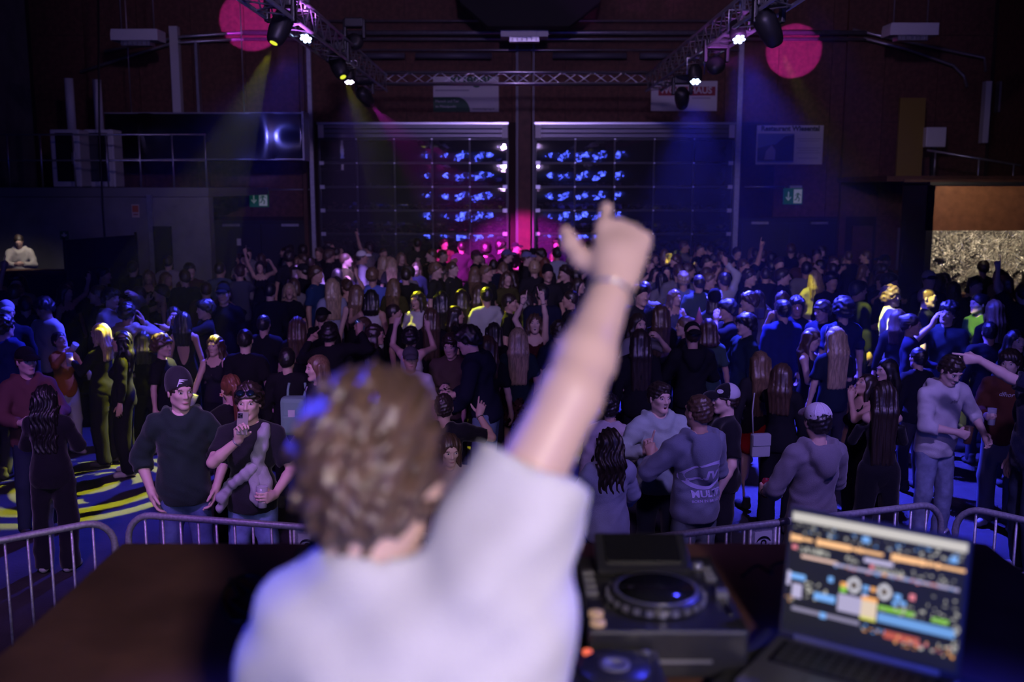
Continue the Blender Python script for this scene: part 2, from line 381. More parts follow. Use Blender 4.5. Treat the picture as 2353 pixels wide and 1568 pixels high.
def hand_prims(vol, w, d, t, n, shape, fore, sc=1.0):
    u = t
    def P(a, b, c): return w + (d * a + u * b + n * c) * sc
    kn = [(.094, .030), (.098, .009), (.093, -.012), (.083, -.031)]
    ln = [(.040, .025, .021), (.044, .028, .022), (.041, .026, .021), (.033, .021, .019)]
    rr = [.0098, .0100, .0095, .0084]
    vol.cone(w + fore * .09, w, .030 * sc, .026 * sc, .0)
    vol.cone(w, P(.03, 0, 0), .026 * sc, .026 * sc, .02 * sc)
    for (a, b), r in zip(kn, rr):
        vol.cone(P(.02, b * .55, 0), P(a, b, .0), .0165 * sc, .0125 * sc, .014 * sc)
    vol.ell(P(.05, 0, .006), (.030 * sc,) * 3, k=.02 * sc)
    spread = {'open': 9, 'claw': 8}.get(shape, 1.5)
    for i, ((a, b), L3, r) in enumerate(zip(kn, ln, rr)):
        p = P(a, b, 0); fd = raxis(d, n, D((1.5 - i) * spread) * (1 if np.dot(np.cross(n, d), u) > 0 else -1))
        ax = np.cross(fd, n)
        for j, (Ls, c) in enumerate(zip(L3, CURL[shape][i])):
            fd = raxis(fd, ax, D(c)); q = p + fd * Ls * sc
            vol.cone(p, q, r * sc * (1 - .06 * j), r * sc * (.94 - .07 * j), .004 * sc); p = q
    # thumb leaves the side of the palm near its base
    if shape == 'fist' or shape == 'point': td = [(.75, .55, .45), (.75, -.35, .65), (.5, -.8, .3)]
    elif shape == 'grip': td = [(.55, .7, .55), (.75, .15, .75), (.6, -.2, .8)]
    elif shape == 'gun': td = [(.50, .85, .15), (.75, .62, .1), (.85, .45, .05)]
    elif shape in ('claw', 'open'): td = [(.45, .9, .15), (.62, .78, .1), (.75, .62, .05)]
    else: td = [(.65, .75, .3), (.85, .4, .3), (.9, .2, .35)]
    p = P(.022, .018, .008); tk = 1.22 if shape == 'gun' else 1.0
    for j, (v, Ls) in enumerate(zip(td, (.042, .034 / tk, .027 / tk))):
        q = p + nrm(d * v[0] + u * v[1] + n * v[2]) * Ls * sc
        vol.cone(p, q, (.0155, .0118, .0108)[j] * sc * tk, (.0122, .0112, .0088)[j] * sc * tk, .007 * sc); p = q
def ik(sh, tgt, l1, l2, pole):
    v = tgt - sh; L = np.linalg.norm(v); mx = (l1 + l2) * .995
    if L > mx: v = v / L * mx; L = mx; tgt = sh + v
    a = (l1 * l1 - l2 * l2 + L * L) / (2 * L); hgt = math.sqrt(max(0, l1 * l1 - a * a))
    dv = v / L; pl = pole - dv * np.dot(pole, dv); pl = nrm(pl)
    return sh + dv * a + pl * hgt, tgt
LOD = [dict(head=.0060, hand=.0062, arm=.0125, top=.0150, leg=.024, hair=.0080, core=.045),
       dict(head=.0108, hand=.0115, arm=.0190, top=.0250, leg=.050, hair=.0135, core=.070),
       dict(head=.0155, hand=.0150, arm=.0260, top=.0350, leg=.065, hair=.0190, core=.095)]
def skeleton(sp):
    g = sp.get; fem = g('fem', 0); S = {}
    T = RY(D(g('side', 0))) @ RX(D(g('lean', 0))) @ RZ(D(g('twist', 0)))
    S['T'] = T; S['pel'] = A3(0, 0, .94)
    up = lambda x, y, z: S['pel'] + T @ A3(x, y, z)
    S['up'] = up; S['neck'] = up(0, .02, .525)
    sw = (.142 if fem else .166) * g('wid', 1)
    S['wid'] = g('wid', 1)
    S['R'] = RX(D(g('lean', 0) * .6)) @ RZ(D(g('yaw', 0))) @ RX(D(g('pitch', 0))) @ RY(D(g('roll', 0)))
    nd = nrm(T @ A3(0, -.05, 1) + RZ(D(g('yaw', 0))) @ A3(0, -.5 * math.sin(D(g('pitch', 0))), 0))
    S['hc'] = S['neck'] + nd * g('neckl', .128) + S['R'] @ A3(0, -.004, .028)
    S['arm'] = {}
    for sg, key in ((-1, 'aR'), (1, 'aL')):
        a = g(key, 'down'); extra = {}
        if isinstance(a, tuple) and isinstance(a[0], str): a, extra = a
        w, pole, th, shape, hd = ARMS[a]
        w = extra.get('w', w); pole = extra.get('pole', pole); th = extra.get('th', th); shape = extra.get('shape', shape); hd = extra.get('hd', hd)
        mx = lambda v: A3(v[0] * sg, v[1], v[2])
        raised = w[2] > 1.6
        sh = up(sg * (sw - (.02 if raised else 0)), .008, .462 + (.05 if raised else 0))
        sh = sh + A3(*g('shd', {}).get(sg, (0, 0, 0)))
        wr = mx(w)
        if g('lean', 0) or g('side', 0):
            wr = S['pel'] + T @ (wr - S['pel']) if w[2] > 1.0 else wr + (T - np.eye(3)) @ A3(0, 0, .2)
        f = .93 if fem else 1.0
        el, wr = ik(sh, wr, .285 * f, .255 * f, mx(pole))
        if sg in g('joints', {}): el, wr = g('joints')[sg]
        fd = nrm(wr - el); d = nrm(mx(hd)) if hd is not None else fd
        t = mx(th); t = nrm(t - d * np.dot(t, d)); n = np.cross(d, t) * sg
        S['arm'][sg] = dict(sh=sh, el=el, wr=wr, d=d, t=t, n=n, fd=fd, shape=shape, r=g('armr', 1))
    st = g('stance', .10)
    S['leg'] = {sg: dict(hip=A3(sg * .078, 0, .90), kn=A3(sg * (st + .005), -.02, .49), an=A3(sg * st * 1.15, .025, .085)) for sg in (-1, 1)}
    return S
def torso(v, S, fem, inf, k=.05):
    up, T = S['up'], S['T']
    if fem:
        v.ell(up(0, .005, .335), (.128 + inf, .095 + inf, .175 + inf), T, k); v.ell(up(0, .0, .13), (.108 + inf, .084 + inf, .17 + inf), T, k)
        v.ell(up(0, .008, -.03), (.148 + inf, .112 + inf, .14 + inf), T, k)
        for sg in (-1, 1): v.ell(up(sg * .064, -.082, .315), (.058 + inf * .6,) * 3, None, .03)
    else:
        w_ = S['wid']; v.ell(up(0, .005, .335), ((.148 + inf) * w_, .108 + inf, .185 + inf), T, k); v.ell(up(0, -.005, .13), ((.132 + inf) * w_, .100 + inf, .18 + inf), T, k)
        v.ell(up(0, .008, -.03), (.146 + inf, .112 + inf, .14 + inf), T, k)
    for sg in (-1, 1):
        sh = S['arm'][sg]['sh']
        v.cone(up(sg * .05, .02, .475), sh, .058 + inf * .5, (.043 if fem else .050) + inf * .7, .045)
        v.cone(S['neck'] + A3(0, .01, .02), up(sg * .11, .02, .478), .045, .045 + inf * .3, .04)
def upper(v, a, fem, inf, k=.03):
    r = (.88 if fem else 1.0) * a.get('r', 1)
    v.cone(a['sh'], a['el'], .050 * r + inf, .041 * r + inf, k)
def fore(v, a, fem, inf, k=.025, end=1.0):
    r = (.86 if fem else 1.0) * a.get('r', 1)
    e = a['el'] + (a['wr'] - a['el']) * end; m = a['el'] + (a['wr'] - a['el']) * .3
    v.cone(a['el'], m, .038 * r + inf, .040 * r + inf, k * .6); v.cone(m, e, .040 * r + inf, (.040 - .012 * end) * r + inf, k * .6)
def head_prims(v, S, fem, lod, op=0):
    R, c = S['R'], S['hc']; g = lambda x, y, z: c + R @ A3(x, y, z)
    j = .92 if fem else 1.0
    v.ell(g(0, .016, .036), (.077, .095, .088), R, .0); v.ell(g(0, -.026, -.020), (.061 * j, .069, .090), R, .03)
    v.ell(g(0, -.072, -.096), (.021 * j, .018, .015), R, .028)
    for s in (-1, 1):
        v.cone(g(s * .049 * j, .002, -.055), g(s * .016, -.066, -.095), .016 * j, .013, .03)
        v.ell(g(s * .036, -.062, -.014), (.022, .022, .017), R, .022)
        v.ell(g(s * .077, .012, -.004), (.009, .020, .031), R @ RZ(s * .35), .007)
    v.cone(g(-.036, -.086, .033), g(.036, -.086, .033), .010, .010, .018)
    if lod < 2:
        for s in (-1, 1): v.ell(g(s * .0315, -.104, .012), (.019, .017, .0105), R, .010, True)
        v.cone(g(0, -.092, .018), g(0, -.108, -.020), .0075, .0105, .012)
        for s in (-1, 1): v.ell(g(s * .0115, -.098, -.025), (.0075, .010, .0075), R, .007)
        if op: v.ell(g(0, -.10, -.062), (.020, .022, .0150), R, .006, True)
        else: v.ell(g(0, -.0885, -.060), (.022, .008, .010), R, .01)
    else: v.cone(g(0, -.092, .016), g(0, -.113, -.024), .010, .015, .012)
    v.cone(g(0, .022, -.05), S['neck'] - A3(0, -.01, .07), .053 * (.86 if fem else 1), .058 * (.88 if fem else 1), .03)
def hair_vol(S, style, h, ln, seed, fem, hat=None):
    R, c = S['R'], S['hc']; g = lambda x, y, z: c + R @ A3(x, y, z)
    long = style in ('long', 'wavy', 'pony', 'bob')
    dn = ln if long else .0
    rr = .21 if style in ('afro', 'curly', 'mop') else .17
    lo = c - A3(rr, rr, .16 + dn); hi = c + A3(rr, rr + (.08 if long else 0), .20)
    v = Vol(lo, hi, h)
    inf = {'short': .010, 'fade': .008, 'crop': .012, 'curly': .024, 'afro': .045, 'mop': .026, 'djhair': .013}.get(style, .013)
    v.ell(g(0, .018, .040), (.0745 + inf, .095 + inf, .088 + inf), R, .0)
    if not long: v.ell(g(0, .045, -.01), (.066 + inf, .062 + inf, .075), R, .03)
    if style == 'mop':
        v.ell(g(0, -.062, .082), (.066, .042, .034), R, .03)
        for s in (-1, 1): v.ell(g(s * .055, -.03, .075), (.04, .06, .045), R, .02)
    if style == 'crop': v.ell(g(0, -.050, .098), (.062, .05, .030), R, .03)
    if style == 'quiff': v.ell(g(0, -.072, .100), (.058, .036, .036), R, .03)
    if style == 'bun': v.ell(g(0, .105, .075), (.042, .042, .04), R, .02)
    if long:
        b0 = g(0, .075, .02)
        for x in (-.062, -.03, 0, .03, .062):
            top = g(x, .07 - abs(x) * .35, .03); end = A3(c[0] + x * 1.25, max(c[1] + .095, b0[1] + .02) - abs(x) * .2, c[2] - ln)
            mid = A3(c[0] + x * 1.25, end[1] + .01, c[2] - .14)
            if style != 'pony': v.cone(top, mid, .046, .042, .03); v.cone(mid, end, .042, .026, .03)
        if style == 'pony':
            p1, p2 = g(0, .12, .05), g(0, .15, -.06); v.cone(g(0, .09, .05), p1, .04, .03, .02); v.cone(p1, p2, .03, .034, .02)
            v.cone(p2, A3(c[0], p2[1] - .01, c[2] - ln), .034, .018, .02)
        else:
            for s in (-1, 1):
                v.cone(g(s * .072, -.005, .04), g(s * .082, .0, -.07), .028, .026, .025)
                if style != 'bob': v.cone(g(s * .082, .0, -.07), A3(*(g(s * .088, -.03, -.07)[:2]), c[2] - ln * .78), .026, .016, .03)
    if long:
        v.ell(g(0, -.108, -.035), (.064, .085, .105), R, .018, True)
        if style == 'pony':
            q = R @ nrm(A3(0, -.55, -1)); v.cut(g(0, 0, -.02), q) if False else None
    else:
        sl = .62 if style in ('mop', 'afro', 'curly') else .58
        v.cut(g(0, 0, {'fade': .0, 'djhair': -.040}.get(style, -.016)), R @ nrm(A3(0, -sl, -1)))
        v.ell(g(0, -.115, -.03), (.062, .080, .082 if style == 'mop' else .092), R, .01, True)
    if hat: v.cut(g(0, 0, .050 if hat != 'meshcap' else .10), R @ nrm(A3(0, .12 if hat != 'beanie' else .5, 1)))
    rng = np.random.RandomState(seed)
    ph = rng.uniform(0, 6, 6)
    if style in ('curly', 'afro'):
        v.disp(lambda X, Y, Z: .0075 * np.sin(95 * X + ph[0] + 2 * np.sin(40 * Z)) * np.sin(95 * Y + ph[1] + 2 * np.sin(45 * X)) + .006 * np.sin(110 * Z + ph[2] + 2 * np.sin(50 * Y)))
    elif style == 'djhair':
        v.disp(lambda X, Y, Z: .009 * np.sin(95 * X + ph[0] + 2.5 * np.sin(48 * Z + ph[3])) * np.sin(88 * Z + ph[1] + 2.4 * np.sin(60 * X)) + .0045 * np.sin(210 * X + 90 * Z + 60 * Y + ph[2]))
    elif style == 'mop':
        v.disp(lambda X, Y, Z: .009 * np.sin(85 * X + ph[0] + 2.2 * np.sin(38 * Z + ph[3])) * np.sin(75 * Y + ph[1] + 1.5 * np.sin(40 * X)) + .0055 * np.sin(150 * X + 70 * Z + 2 * np.sin(45 * Y) + ph[2]))
    elif long:
        am = .007 if style == 'wavy' else .004
        v.disp(lambda X, Y, Z: am * np.sin(130 * X + ph[0] + (3.0 if style == 'wavy' else 1.0) * np.sin((26 if style == 'wavy' else 9) * Z + ph[1])) + .003 * np.sin(240 * X + 60 * Y + ph[2]))
    else: v.disp(lambda X, Y, Z: .0045 * np.sin(130 * X + ph[0] + 40 * Y + 2 * np.sin(50 * Z)) * np.sin(110 * Y + ph[1]) + .003 * np.sin(190 * Z + 60 * X + ph[2]))
    return v.mesh()
def folds(seed, amp):
    ph = np.random.RandomState(seed).uniform(0, 6.28, 8)
    return lambda X, Y, Z: amp * (np.sin(17 * Z + 12 * X + 2.6 * np.sin(10 * X + 7 * Z + ph[0]) + ph[1]) * np.sin(9 * X + 5 * Z + ph[2]) + .7 * np.sin(38 * X - 21 * Z + 2.0 * np.sin(13 * Z + ph[3]) + ph[4] + 7 * Y) * np.sin(8 * Z + ph[5]) + .4 * np.sin(50 * Z + 42 * X + 3 * np.sin(17 * Z + 15 * Y + ph[6])))
def bounds(pts, m):
    P = np.array(pts); return P.min(0) - m, P.max(0) + m
def top_vol(S, sp, h, seed):
    kind = sp.get('top', 'tee'); fem = sp.get('fem', 0); up = S['up']
    loose = {'tee': .016, 'sweat': .022, 'hoodie': .030, 'jacket': .034, 'tank': .006, 'crop': .006, 'dress': .008, 'cardigan': .03, 'djtee': .022}[kind]
    slv = sp.get('slv', {'tee': .8, 'djtee': .8, 'tank': 0, 'crop': 0, 'dress': 0}.get(kind, 1.93))
    if not fem and kind in ('tee',): loose += .006
    pts = [up(0, 0, -.22), up(.24, .2, .55), up(-.24, -.2, 0), up(0, .2, 0)]
    for a in S['arm'].values(): pts += [a['sh']] + ([a['el']] if slv > 0 else []) + ([a['wr']] if slv > 1 else [])
    lo, hi = bounds(pts, .11); v = Vol(lo, hi, h)
    hem = sp.get('hem', {'tee': -.09, 'djtee': -.09, 'hoodie': -.10, 'sweat': -.10, 'jacket': -.13, 'tank': -.02, 'crop': .14, 'dress': -.20, 'cardigan': -.10}[kind])
    torso(v, S, fem, loose, .05)
    if hem < 0:
        v.ell(up(0, .0, .02), (.152 + loose - (.008 if fem else 0), .116 + loose, .24), S['T'], .04)
    for sg, a in S['arm'].items():
        if slv <= 0: continue
        w = Vol(lo, hi, h)
        if slv < 1:
            b = dict(a); b['el'] = a['sh'] + (a['el'] - a['sh']) * slv
            w.cone(a['sh'], b['el'], .047 + loose * .8, .050 + loose + .004, .02)
            w.cut(b['el'], nrm(a['el'] - a['sh']))
        else:
            upper(w, a, fem, loose * .85); fore(w, a, fem, loose * .7, .03, min(1, slv - 1 + .03))
            e = a['el'] + (a['wr'] - a['el']) * min(1, slv - 1)
            if slv > 1.4 and kind in ('hoodie', 'sweat', 'cardigan'): w.cone(e - a['fd'] * .03, e, .046, .040, .01)
            w.cut(e, a['fd'])
        k = .012; f, d = v.F, w.F
        hh = np.maximum(k - np.abs(f - d), 0) / k; v.F = np.minimum(f, d) - hh * hh * k * .25
        v.cone(up(sg * .10, .01, .44), a['sh'] + (a['el'] - a['sh']) * .12, .055 + loose * .5, .046 + loose * .7, .04)
    if kind == 'djtee':
        a = S['arm'][-1]; p1 = a['sh'] + (a['el'] - a['sh']) * .42 + A3(0, 0, -.055)
        v.cone(up(-.09, 0, .16), p1, .10, .078, .05); v.cone(up(-.05, 0, -.05), up(-.09, 0, .2), .13, .11, .05)
    amp = {'tank': .001, 'crop': .001, 'dress': .002, 'djtee': .0045}.get(kind, .0060 if fem else .0088)
    v.disp(folds(seed, amp))
    nk = S['neck']
    if kind == 'hoodie':
        if sp.get('hood', 1):
            L = .05 if sp.get('hood', 1) == 2 else 0
            v.ell(up(0, .125, .47 - L * .6), (.125, .062, .095 + L), S['T'], .012)
            v.ell(up(0, .150, .40 - L * 1.5), (.078, .050, .085 + L * .8), S['T'], .03)
            for s in (-1, 1): v.cone(up(s * .100, .085, .545), up(s * .088, -.01, .540), .034, .034, .03); v.cone(up(s * .088, -.01, .540), up(s * .030, -.105, .455), .034, .024, .03)
            v.ell(up(0, .085, .585), (.088, .060, .070), S['T'], .012, True)
        v.ell(nk + A3(0, -.03, .075), (.070, .078, .085), None, .012, True)
    elif kind in ('jacket', 'cardigan'):
        for s in (-1, 1): v.cone(up(s * .07, .06, .545), up(s * .045, -.09, .46), .030, .022, .03)
        v.ell(nk + A3(0, -.035, .07), (.062, .085, .08), None, .01, True)
        v.cone(up(0, -.15, .46), up(0, -.19, -.2), .014, .014, .008, True)
    elif kind in ('tank', 'crop', 'dress'):
        v.ell(nk + A3(0, -.03, .03), (.095, .13, .13), None, .015, True)
        for sg, a in S['arm'].items(): v.ell(a['sh'] + A3(sg * .035, 0, .02), (.065, .12, .11), None, .015, True)
        if sp.get('backless'): v.ell(up(0, .14, .30), (.11, .10, .24), S['T'], .01, True)
    else: v.ell(nk + A3(0, -.016, .058), (.070, .070, .060), None, .012, True)
    if hem <= 0 or kind == 'crop': v.cut(up(0, 0, hem), S['T'] @ A3(0, 0, -1))
    if kind == 'dress': pass
    return v.mesh()
def bottom_vol(S, sp, h, seed):
    kind = sp.get('bot', 'jeans'); fem = sp.get('fem', 0)
    lo, hi = A3(-.36, -.24, .0), A3(.36, .28, 1.12); v = Vol(lo, hi, h)
    lz = {'jeans': .012, 'wide': .034, 'slim': .006, 'skirt': .012}[kind]
    v.ell(A3(0, .006, .93), ((.146 if fem else .142) + lz * .5, .116 + lz * .5, .15), None, .0)
    if kind == 'skirt':
        v.cone(A3(0, 0, .93), A3(0, 0, .72), .15, .19, .03); v.cut(A3(0, 0, .62), A3(0, 0, -1))
    else:
        for sg, l in S['leg'].items():
            v.cone(l['hip'], l['kn'], .085 + lz, .066 + lz, .03); v.cone(l['kn'], l['an'] - A3(0, 0, .03), .066 + lz, (.052 if kind != 'slim' else .042) + lz * 1.1, .02)
        v.ell(A3(0, 0, .40), (.016 + .5 * S['leg'][1]['kn'][0] - .03, .2, .30), None, .02, True)
        v.disp(folds(seed + 5, .0055)); v.cut(A3(0, 0, .035), A3(0, 0, -1))
    v.cut(A3(0, 0, 1.035), A3(0, 0, 1))
    return v.mesh()
_shared = {}
def shared(key, fn):
    if key not in _shared: _shared[key] = fn()
    return _shared[key]
def link_mesh(name, me, m, parent):
    o = bpy.data.objects.new(name, me); COL.objects.link(o); o.parent = parent
    if m is not None:
        if not len(me.materials): me.materials.append(None)
        o.material_slots[0].link = 'OBJECT'; o.material_slots[0].material = m
    return o
def vq_mesh(name, vq):
    o = mesh_obj(name, vq[0], vq[1]); me = o.data; bpy.data.objects.remove(o); return me
def shoe_mesh(lod):
    v = Vol(A3(-.07, -.22, -.01), A3(.07, .12, .16), (.009, .016, .022)[lod])
    v.cone(A3(0, .045, .045), A3(0, -.13, .036), .042, .036, .02); v.cone(A3(0, .03, .06), A3(0, .03, .12), .042, .045, .03)
    v.cone(A3(.012, -.06, .03), A3(.0, -.15, .03), .04, .036, .02); v.cut(A3(0, 0, .006), A3(0, 0, -1))
    return vq_mesh('shoe', v.mesh())
def eye_mesh():
    bm = bmesh.new(); bmesh.ops.create_uvsphere(bm, u_segments=16, v_segments=12, radius=1)
    for q in bm.verts: q.co = Vector((q.co.x * .0150, q.co.y * .0085, q.co.z * .0056))
    me = bpy.data.meshes.new('eye'); bm.to_mesh(me); bm.free()
    me.materials.append(mat('eye_white', (.62, .60, .60), .25)); me.materials.append(mat('iris', (.02, .015, .012), .15))
    for p in me.polygons:
        c = p.center; p.use_smooth = True
        if c.y < 0 and (c.x / .0062) ** 2 + (c.z / .0062) ** 2 < 1: p.material_index = 1
    return me
def brow_mesh():
    b = MB(); b.tube([(-.018, .004, -.002), (-.006, -.001, .003), (.008, 0, .0035), (.019, .008, -.001)], .0038, 6, True, .0022)
    o = b.build('eyebrow', None, None, True); me = o.data; bpy.data.objects.remove(o); return me
def mouth_mesh(op):
    bm = bmesh.new(); bmesh.ops.create_uvsphere(bm, u_segments=14, v_segments=10, radius=1)
    for q in bm.verts: q.co = Vector((q.co.x * (.021 if op else .0235), q.co.y * (.004 if op else .0065) + abs(q.co.x) ** 2 * .009, q.co.z * (.0150 if op else .0058)))
    me = bpy.data.meshes.new('mouth'); bm.to_mesh(me); bm.free()
    for p in me.polygons: p.use_smooth = True
    if op:
        me.materials.append(mat('mouth_inside', (.10, .02, .02), .5)); me.materials.append(mat('teeth', (.7, .68, .62), .3))
        for p in me.polygons:
            if .0045 < p.center.z < .0105 and abs(p.center.x) < .014: p.material_index = 1
    return me
def body_meshes(sp, lod):
    """all meshes of one figure, in its own frame (feet at the origin, facing -y)"""
    S = skeleton(sp); fem = sp.get('fem', 0); L = LOD[lod]; seed = sp.get('seed', 1); M = {}
    parts = []
    hl = S['hc'] - A3(.105, .15, .24); hh = S['hc'] + A3(.105, .125, .14)
    hl = np.minimum(hl, S['neck'] - A3(.08, .08, .09)); v = Vol(hl, hh, L['head']); head_prims(v, S, fem, lod, sp.get('mouth', 0)); parts.append(v.mesh())
    kind = sp.get('top', 'tee'); bare = kind in ('tank', 'crop', 'dress')
    v = Vol(A3(-.42, -.45, .0), A3(.42, .45, 1.56), L['core'] if not bare else L['core'] * .55); torso(v, S, fem, -.004 if not bare else 0)
    for sg, l in S['leg'].items(): v.cone(l['hip'], l['kn'], .080, .055, .03); v.cone(l['kn'], l['an'], .056, .040, .03)
    parts.append(v.mesh())
    slv = sp.get('slv', {'tee': .8, 'djtee': .8, 'tank': 0, 'crop': 0, 'dress': 0}.get(kind, 1.93))
    for sg, a in S['arm'].items():
        sc = (.92 if fem else 1.0) * (1 + (sp.get('armr', 1) - 1) * .7); hl, hh = bounds([a['wr'] - a['fd'] * .07, a['wr'] + a['d'] * .20, a['wr'] + a['t'] * .10, a['wr'] + a['n'] * .12, a['wr'] - a['n'] * .03 - a['t'] * .07], .03 * sc + (sc - 1) * .2)
        v = Vol(hl, hh, L['hand']); hand_prims(v, a['wr'], a['d'], a['t'], a['n'], a['shape'], -a['fd'], sc); parts.append(v.mesh())
        if slv < 1.85:
            lo, hi = bounds([a['sh'], a['el'], a['wr']], .08); v = Vol(lo, hi, L['arm']); upper(v, a, fem, 0)
            fore(v, a, fem, 0, .03, .97)
            v.ell(a['sh'] + A3(0, 0, -.005), (.048 * (.9 if fem else 1),) * 3, None, .04); parts.append(v.mesh())
    M['S'] = S; M['body'] = vq_mesh('person', merge(parts))
    if sp.get('hair'): M['hair'] = vq_mesh('hair', hair_vol(S, sp['hair'], L['hair'], sp.get('ln', .36), seed, fem, sp.get('hat')))
    M['top'] = vq_mesh('top', top_vol(S, sp, L['top'], seed)); M['bot'] = vq_mesh('trousers', bottom_vol(S, sp, L['leg'], seed))
    hat = sp.get('hat')
    if hat:
        R, c = S['R'], S['hc']; hy = RZ(D(sp.get('haty', 0))); R2 = R @ hy; g = lambda x, y, z: c + R2 @ A3(x, y, z)
        hr = L['hair']; v = Vol(c - A3(.24, .24, .12), c + A3(.24, .24, .22), hr)
        if hat == 'beanie':
            v.ell(g(0, .022, .050), (.092, .112, .112), R2, 0); v.ell(g(0, .045, .10), (.075, .085, .075), R2, .03)
            v.cut(g(0, 0, .010), R2 @ nrm(A3(0, -.55, -1)))
        else:
            v.ell(g(0, .014, .052), (.088, .106, .092), R2, 0); v.cut(g(0, 0, .030), R2 @ nrm(A3(0, -.12, -1)))
            if hat == 'meshcap': v.ell(g(0, .115, .045), (.042, .05, .030), R2, .004, True)
            b = Vol(c - A3(.24, .24, .12), c + A3(.24, .24, .22), hr * .8)
            b.ell(g(0, -.112, .030), (.074, .082, .05), R2, 0); b.ell(g(0, -.105, -.022), (.10, .13, .066), R2, 0.0, True); b.cut(g(0, -.07, 0), R2 @ A3(0, 1, 0))
            if sp.get('brim', 1): M['brim'] = vq_mesh('brim', b.mesh())
        M['hat'] = vq_mesh('hat', v.mesh())
    return M
TOPNAME = {'tee': 't_shirt', 'djtee': 't_shirt', 'sweat': 'sweatshirt', 'hoodie': 'hoodie', 'jacket': 'jacket', 'tank': 'tank_top', 'crop': 'crop_top', 'dress': 'dress_top', 'cardigan': 'cardigan'}
def assemble(sp, M, loc, rz, scale, lod, label, group=None):
    sk = skin(sp.get('skin', 'a'))
    root = bpy.data.objects.new('person', M['body']); COL.objects.link(root)
    if not len(M['body'].materials): M['body'].materials.append(None)
    root.material_slots[0].link = 'OBJECT'; root.material_slots[0].material = sk
    root.location = loc; root.rotation_euler = (0, 0, rz); root.scale = (scale,) * 3
    tag(root, label, 'person', group)
    S = M['S']
    if 'hair' in M: link_mesh('hair', M['hair'], hairm(sp.get('hc', 'dark'), lod), root)
    tp = link_mesh(TOPNAME[sp.get('top', 'tee')], M['top'], cloth(sp.get('tc', (.02, .02, .025)), 'knit', lod), root)
    bk = sp.get('bot', 'jeans')
    bt = link_mesh('skirt' if bk == 'skirt' else 'trousers', M['bot'], cloth(sp.get('bc', (.03, .03, .04)), 'denim' if sp.get('denim') else 'knit', lod), root)
    sm = shared(('shoe', lod), lambda: shoe_mesh(lod))
    for sg, l in S['leg'].items():
        o = link_mesh('shoe', sm, cloth(sp.get('sc', (.05, .05, .05)), 'shoe', lod), root); o.location = (l['an'][0], l['an'][1], 0); o.rotation_euler = (0, 0, sg * .18)
    hat = None
    if 'hat' in M:
        hat = link_mesh('beanie' if sp['hat'] == 'beanie' else 'cap', M['hat'], cloth(sp.get('hatc', (.02, .02, .02)), 'knit', lod), root)
        if 'brim' in M: link_mesh('brim', M['brim'], cloth(sp.get('brimc', sp.get('hatc', (.02, .02, .02))), 'knit', lod), hat)
    fa = abs(((sp.get('face', 0) + sp.get('yaw', 0) + 180) % 360) - 180)
    if lod < 2 and fa < 125:
        R = Matrix(S['R'].tolist()); c = Vector(S['hc'])
        for s in (-1, 1):
            e = bpy.data.objects.new('eye', shared('eye', eye_mesh)); COL.objects.link(e); e.parent = root
            e.location = c + R @ Vector((s * .0315, -.0850, .0115)); e.rotation_euler = (R @ Matrix.Rotation(s * .28, 3, 'Z')).to_euler()
            b = link_mesh('eyebrow', shared('brow', brow_mesh), hairm(sp.get('hc', 'dark'), lod), root)
            b.location = c + R @ Vector((s * .034, -.0935, .0325)); b.rotation_euler = R.to_euler(); b.scale = (s, 1, 1)
        op = sp.get('mouth', 0)
        m = bpy.data.objects.new('mouth', shared(('mouth', op), lambda: mouth_mesh(op))); COL.objects.link(m); m.parent = root
        if not op: link = None
        if not op:
            if not len(m.data.materials): m.data.materials.append(mat('lips', (.50, .22, .20), .4))
        m.location = c + R @ Vector((0, -.084 if op else -.0935, -.062)); m.rotation_euler = R.to_euler()
    return dict(root=root, S=S, top=tp, bot=bt, hat=hat, M=M)
def grip(pr, sg, ahead=.088, inn=.030):
    """where a hand holds something: world point, up axis, palm normal"""
    a = pr['S']['arm'][sg]; root = pr['root']
    mw = Matrix.Translation(root.location) @ root.rotation_euler.to_matrix().to_4x4() @ Matrix.Diagonal((*root.scale, 1))
    p = mw @ Vector(a['wr'] + a['d'] * ahead + a['n'] * inn); r3 = root.rotation_euler.to_matrix()
    return p, (r3 @ Vector(a['t'])).normalized(), (r3 @ Vector(a['n'])).normalized()
# ------------------------------------------------------------------ setting
WB = 25.0                                   # distance of the back wall
def bp(px, py, d=WB): return at(px, py, d)
m_osb = mat('osb_board', (.115, .045, .028), .75, noise=.35, scale=9, bump=.3, bscale=30)
m_wood = mat('stained_timber', (.10, .038, .022), .6, noise=.3, scale=5)
m_conc = mat('concrete', (.22, .22, .23), .85, noise=.18, scale=2.2, bump=.15, bscale=14)
m_floor = mat('dark_floor', (.032, .030, .030), .8, noise=.35, scale=3.5, bump=.25, bscale=40)
m_dark = mat('black_paint', (.012, .012, .014), .5)
m_steel = mat('galvanised_steel', (.55, .56, .60), .38, metal=.85, noise=.12, scale=12)
m_alu = mat('aluminium_tube', (.70, .70, .72), .28, metal=.9)
m_white = mat('white_enamel', (.62, .62, .64), .4)
m_grey = mat('grey_paint', (.20, .20, .21), .6)
m_print = mat('banner_white', (.62, .62, .64), .6)
m_green = mat('print_green', (.02, .10, .05), .6)
m_ink = mat('print_ink', (.02, .03, .04), .6)
m_red = mat('print_red', (.30, .02, .04), .6)
m_black_cloth = mat('black_stage_cloth', (.010, .010, .012), .95)
RT = Matrix.Rotation(math.pi / 2, 3, 'X')    # turns flat lettering to face the camera side
struct(box('floor', (0, 11.5, -.05), (25, 32, .1), m_floor))
struct(box('ceiling', (0, 11.5, 8.55), (25, 32, .1), mat('ceiling_boards', (.07, .035, .022), .8, noise=.3, scale=4)))
for k in range(5):
    struct(box('trim_%d' % (k + 1), (-9.6 + k * 4.9, 17.5, 8.3), (.22, 14, .4), m_wood))
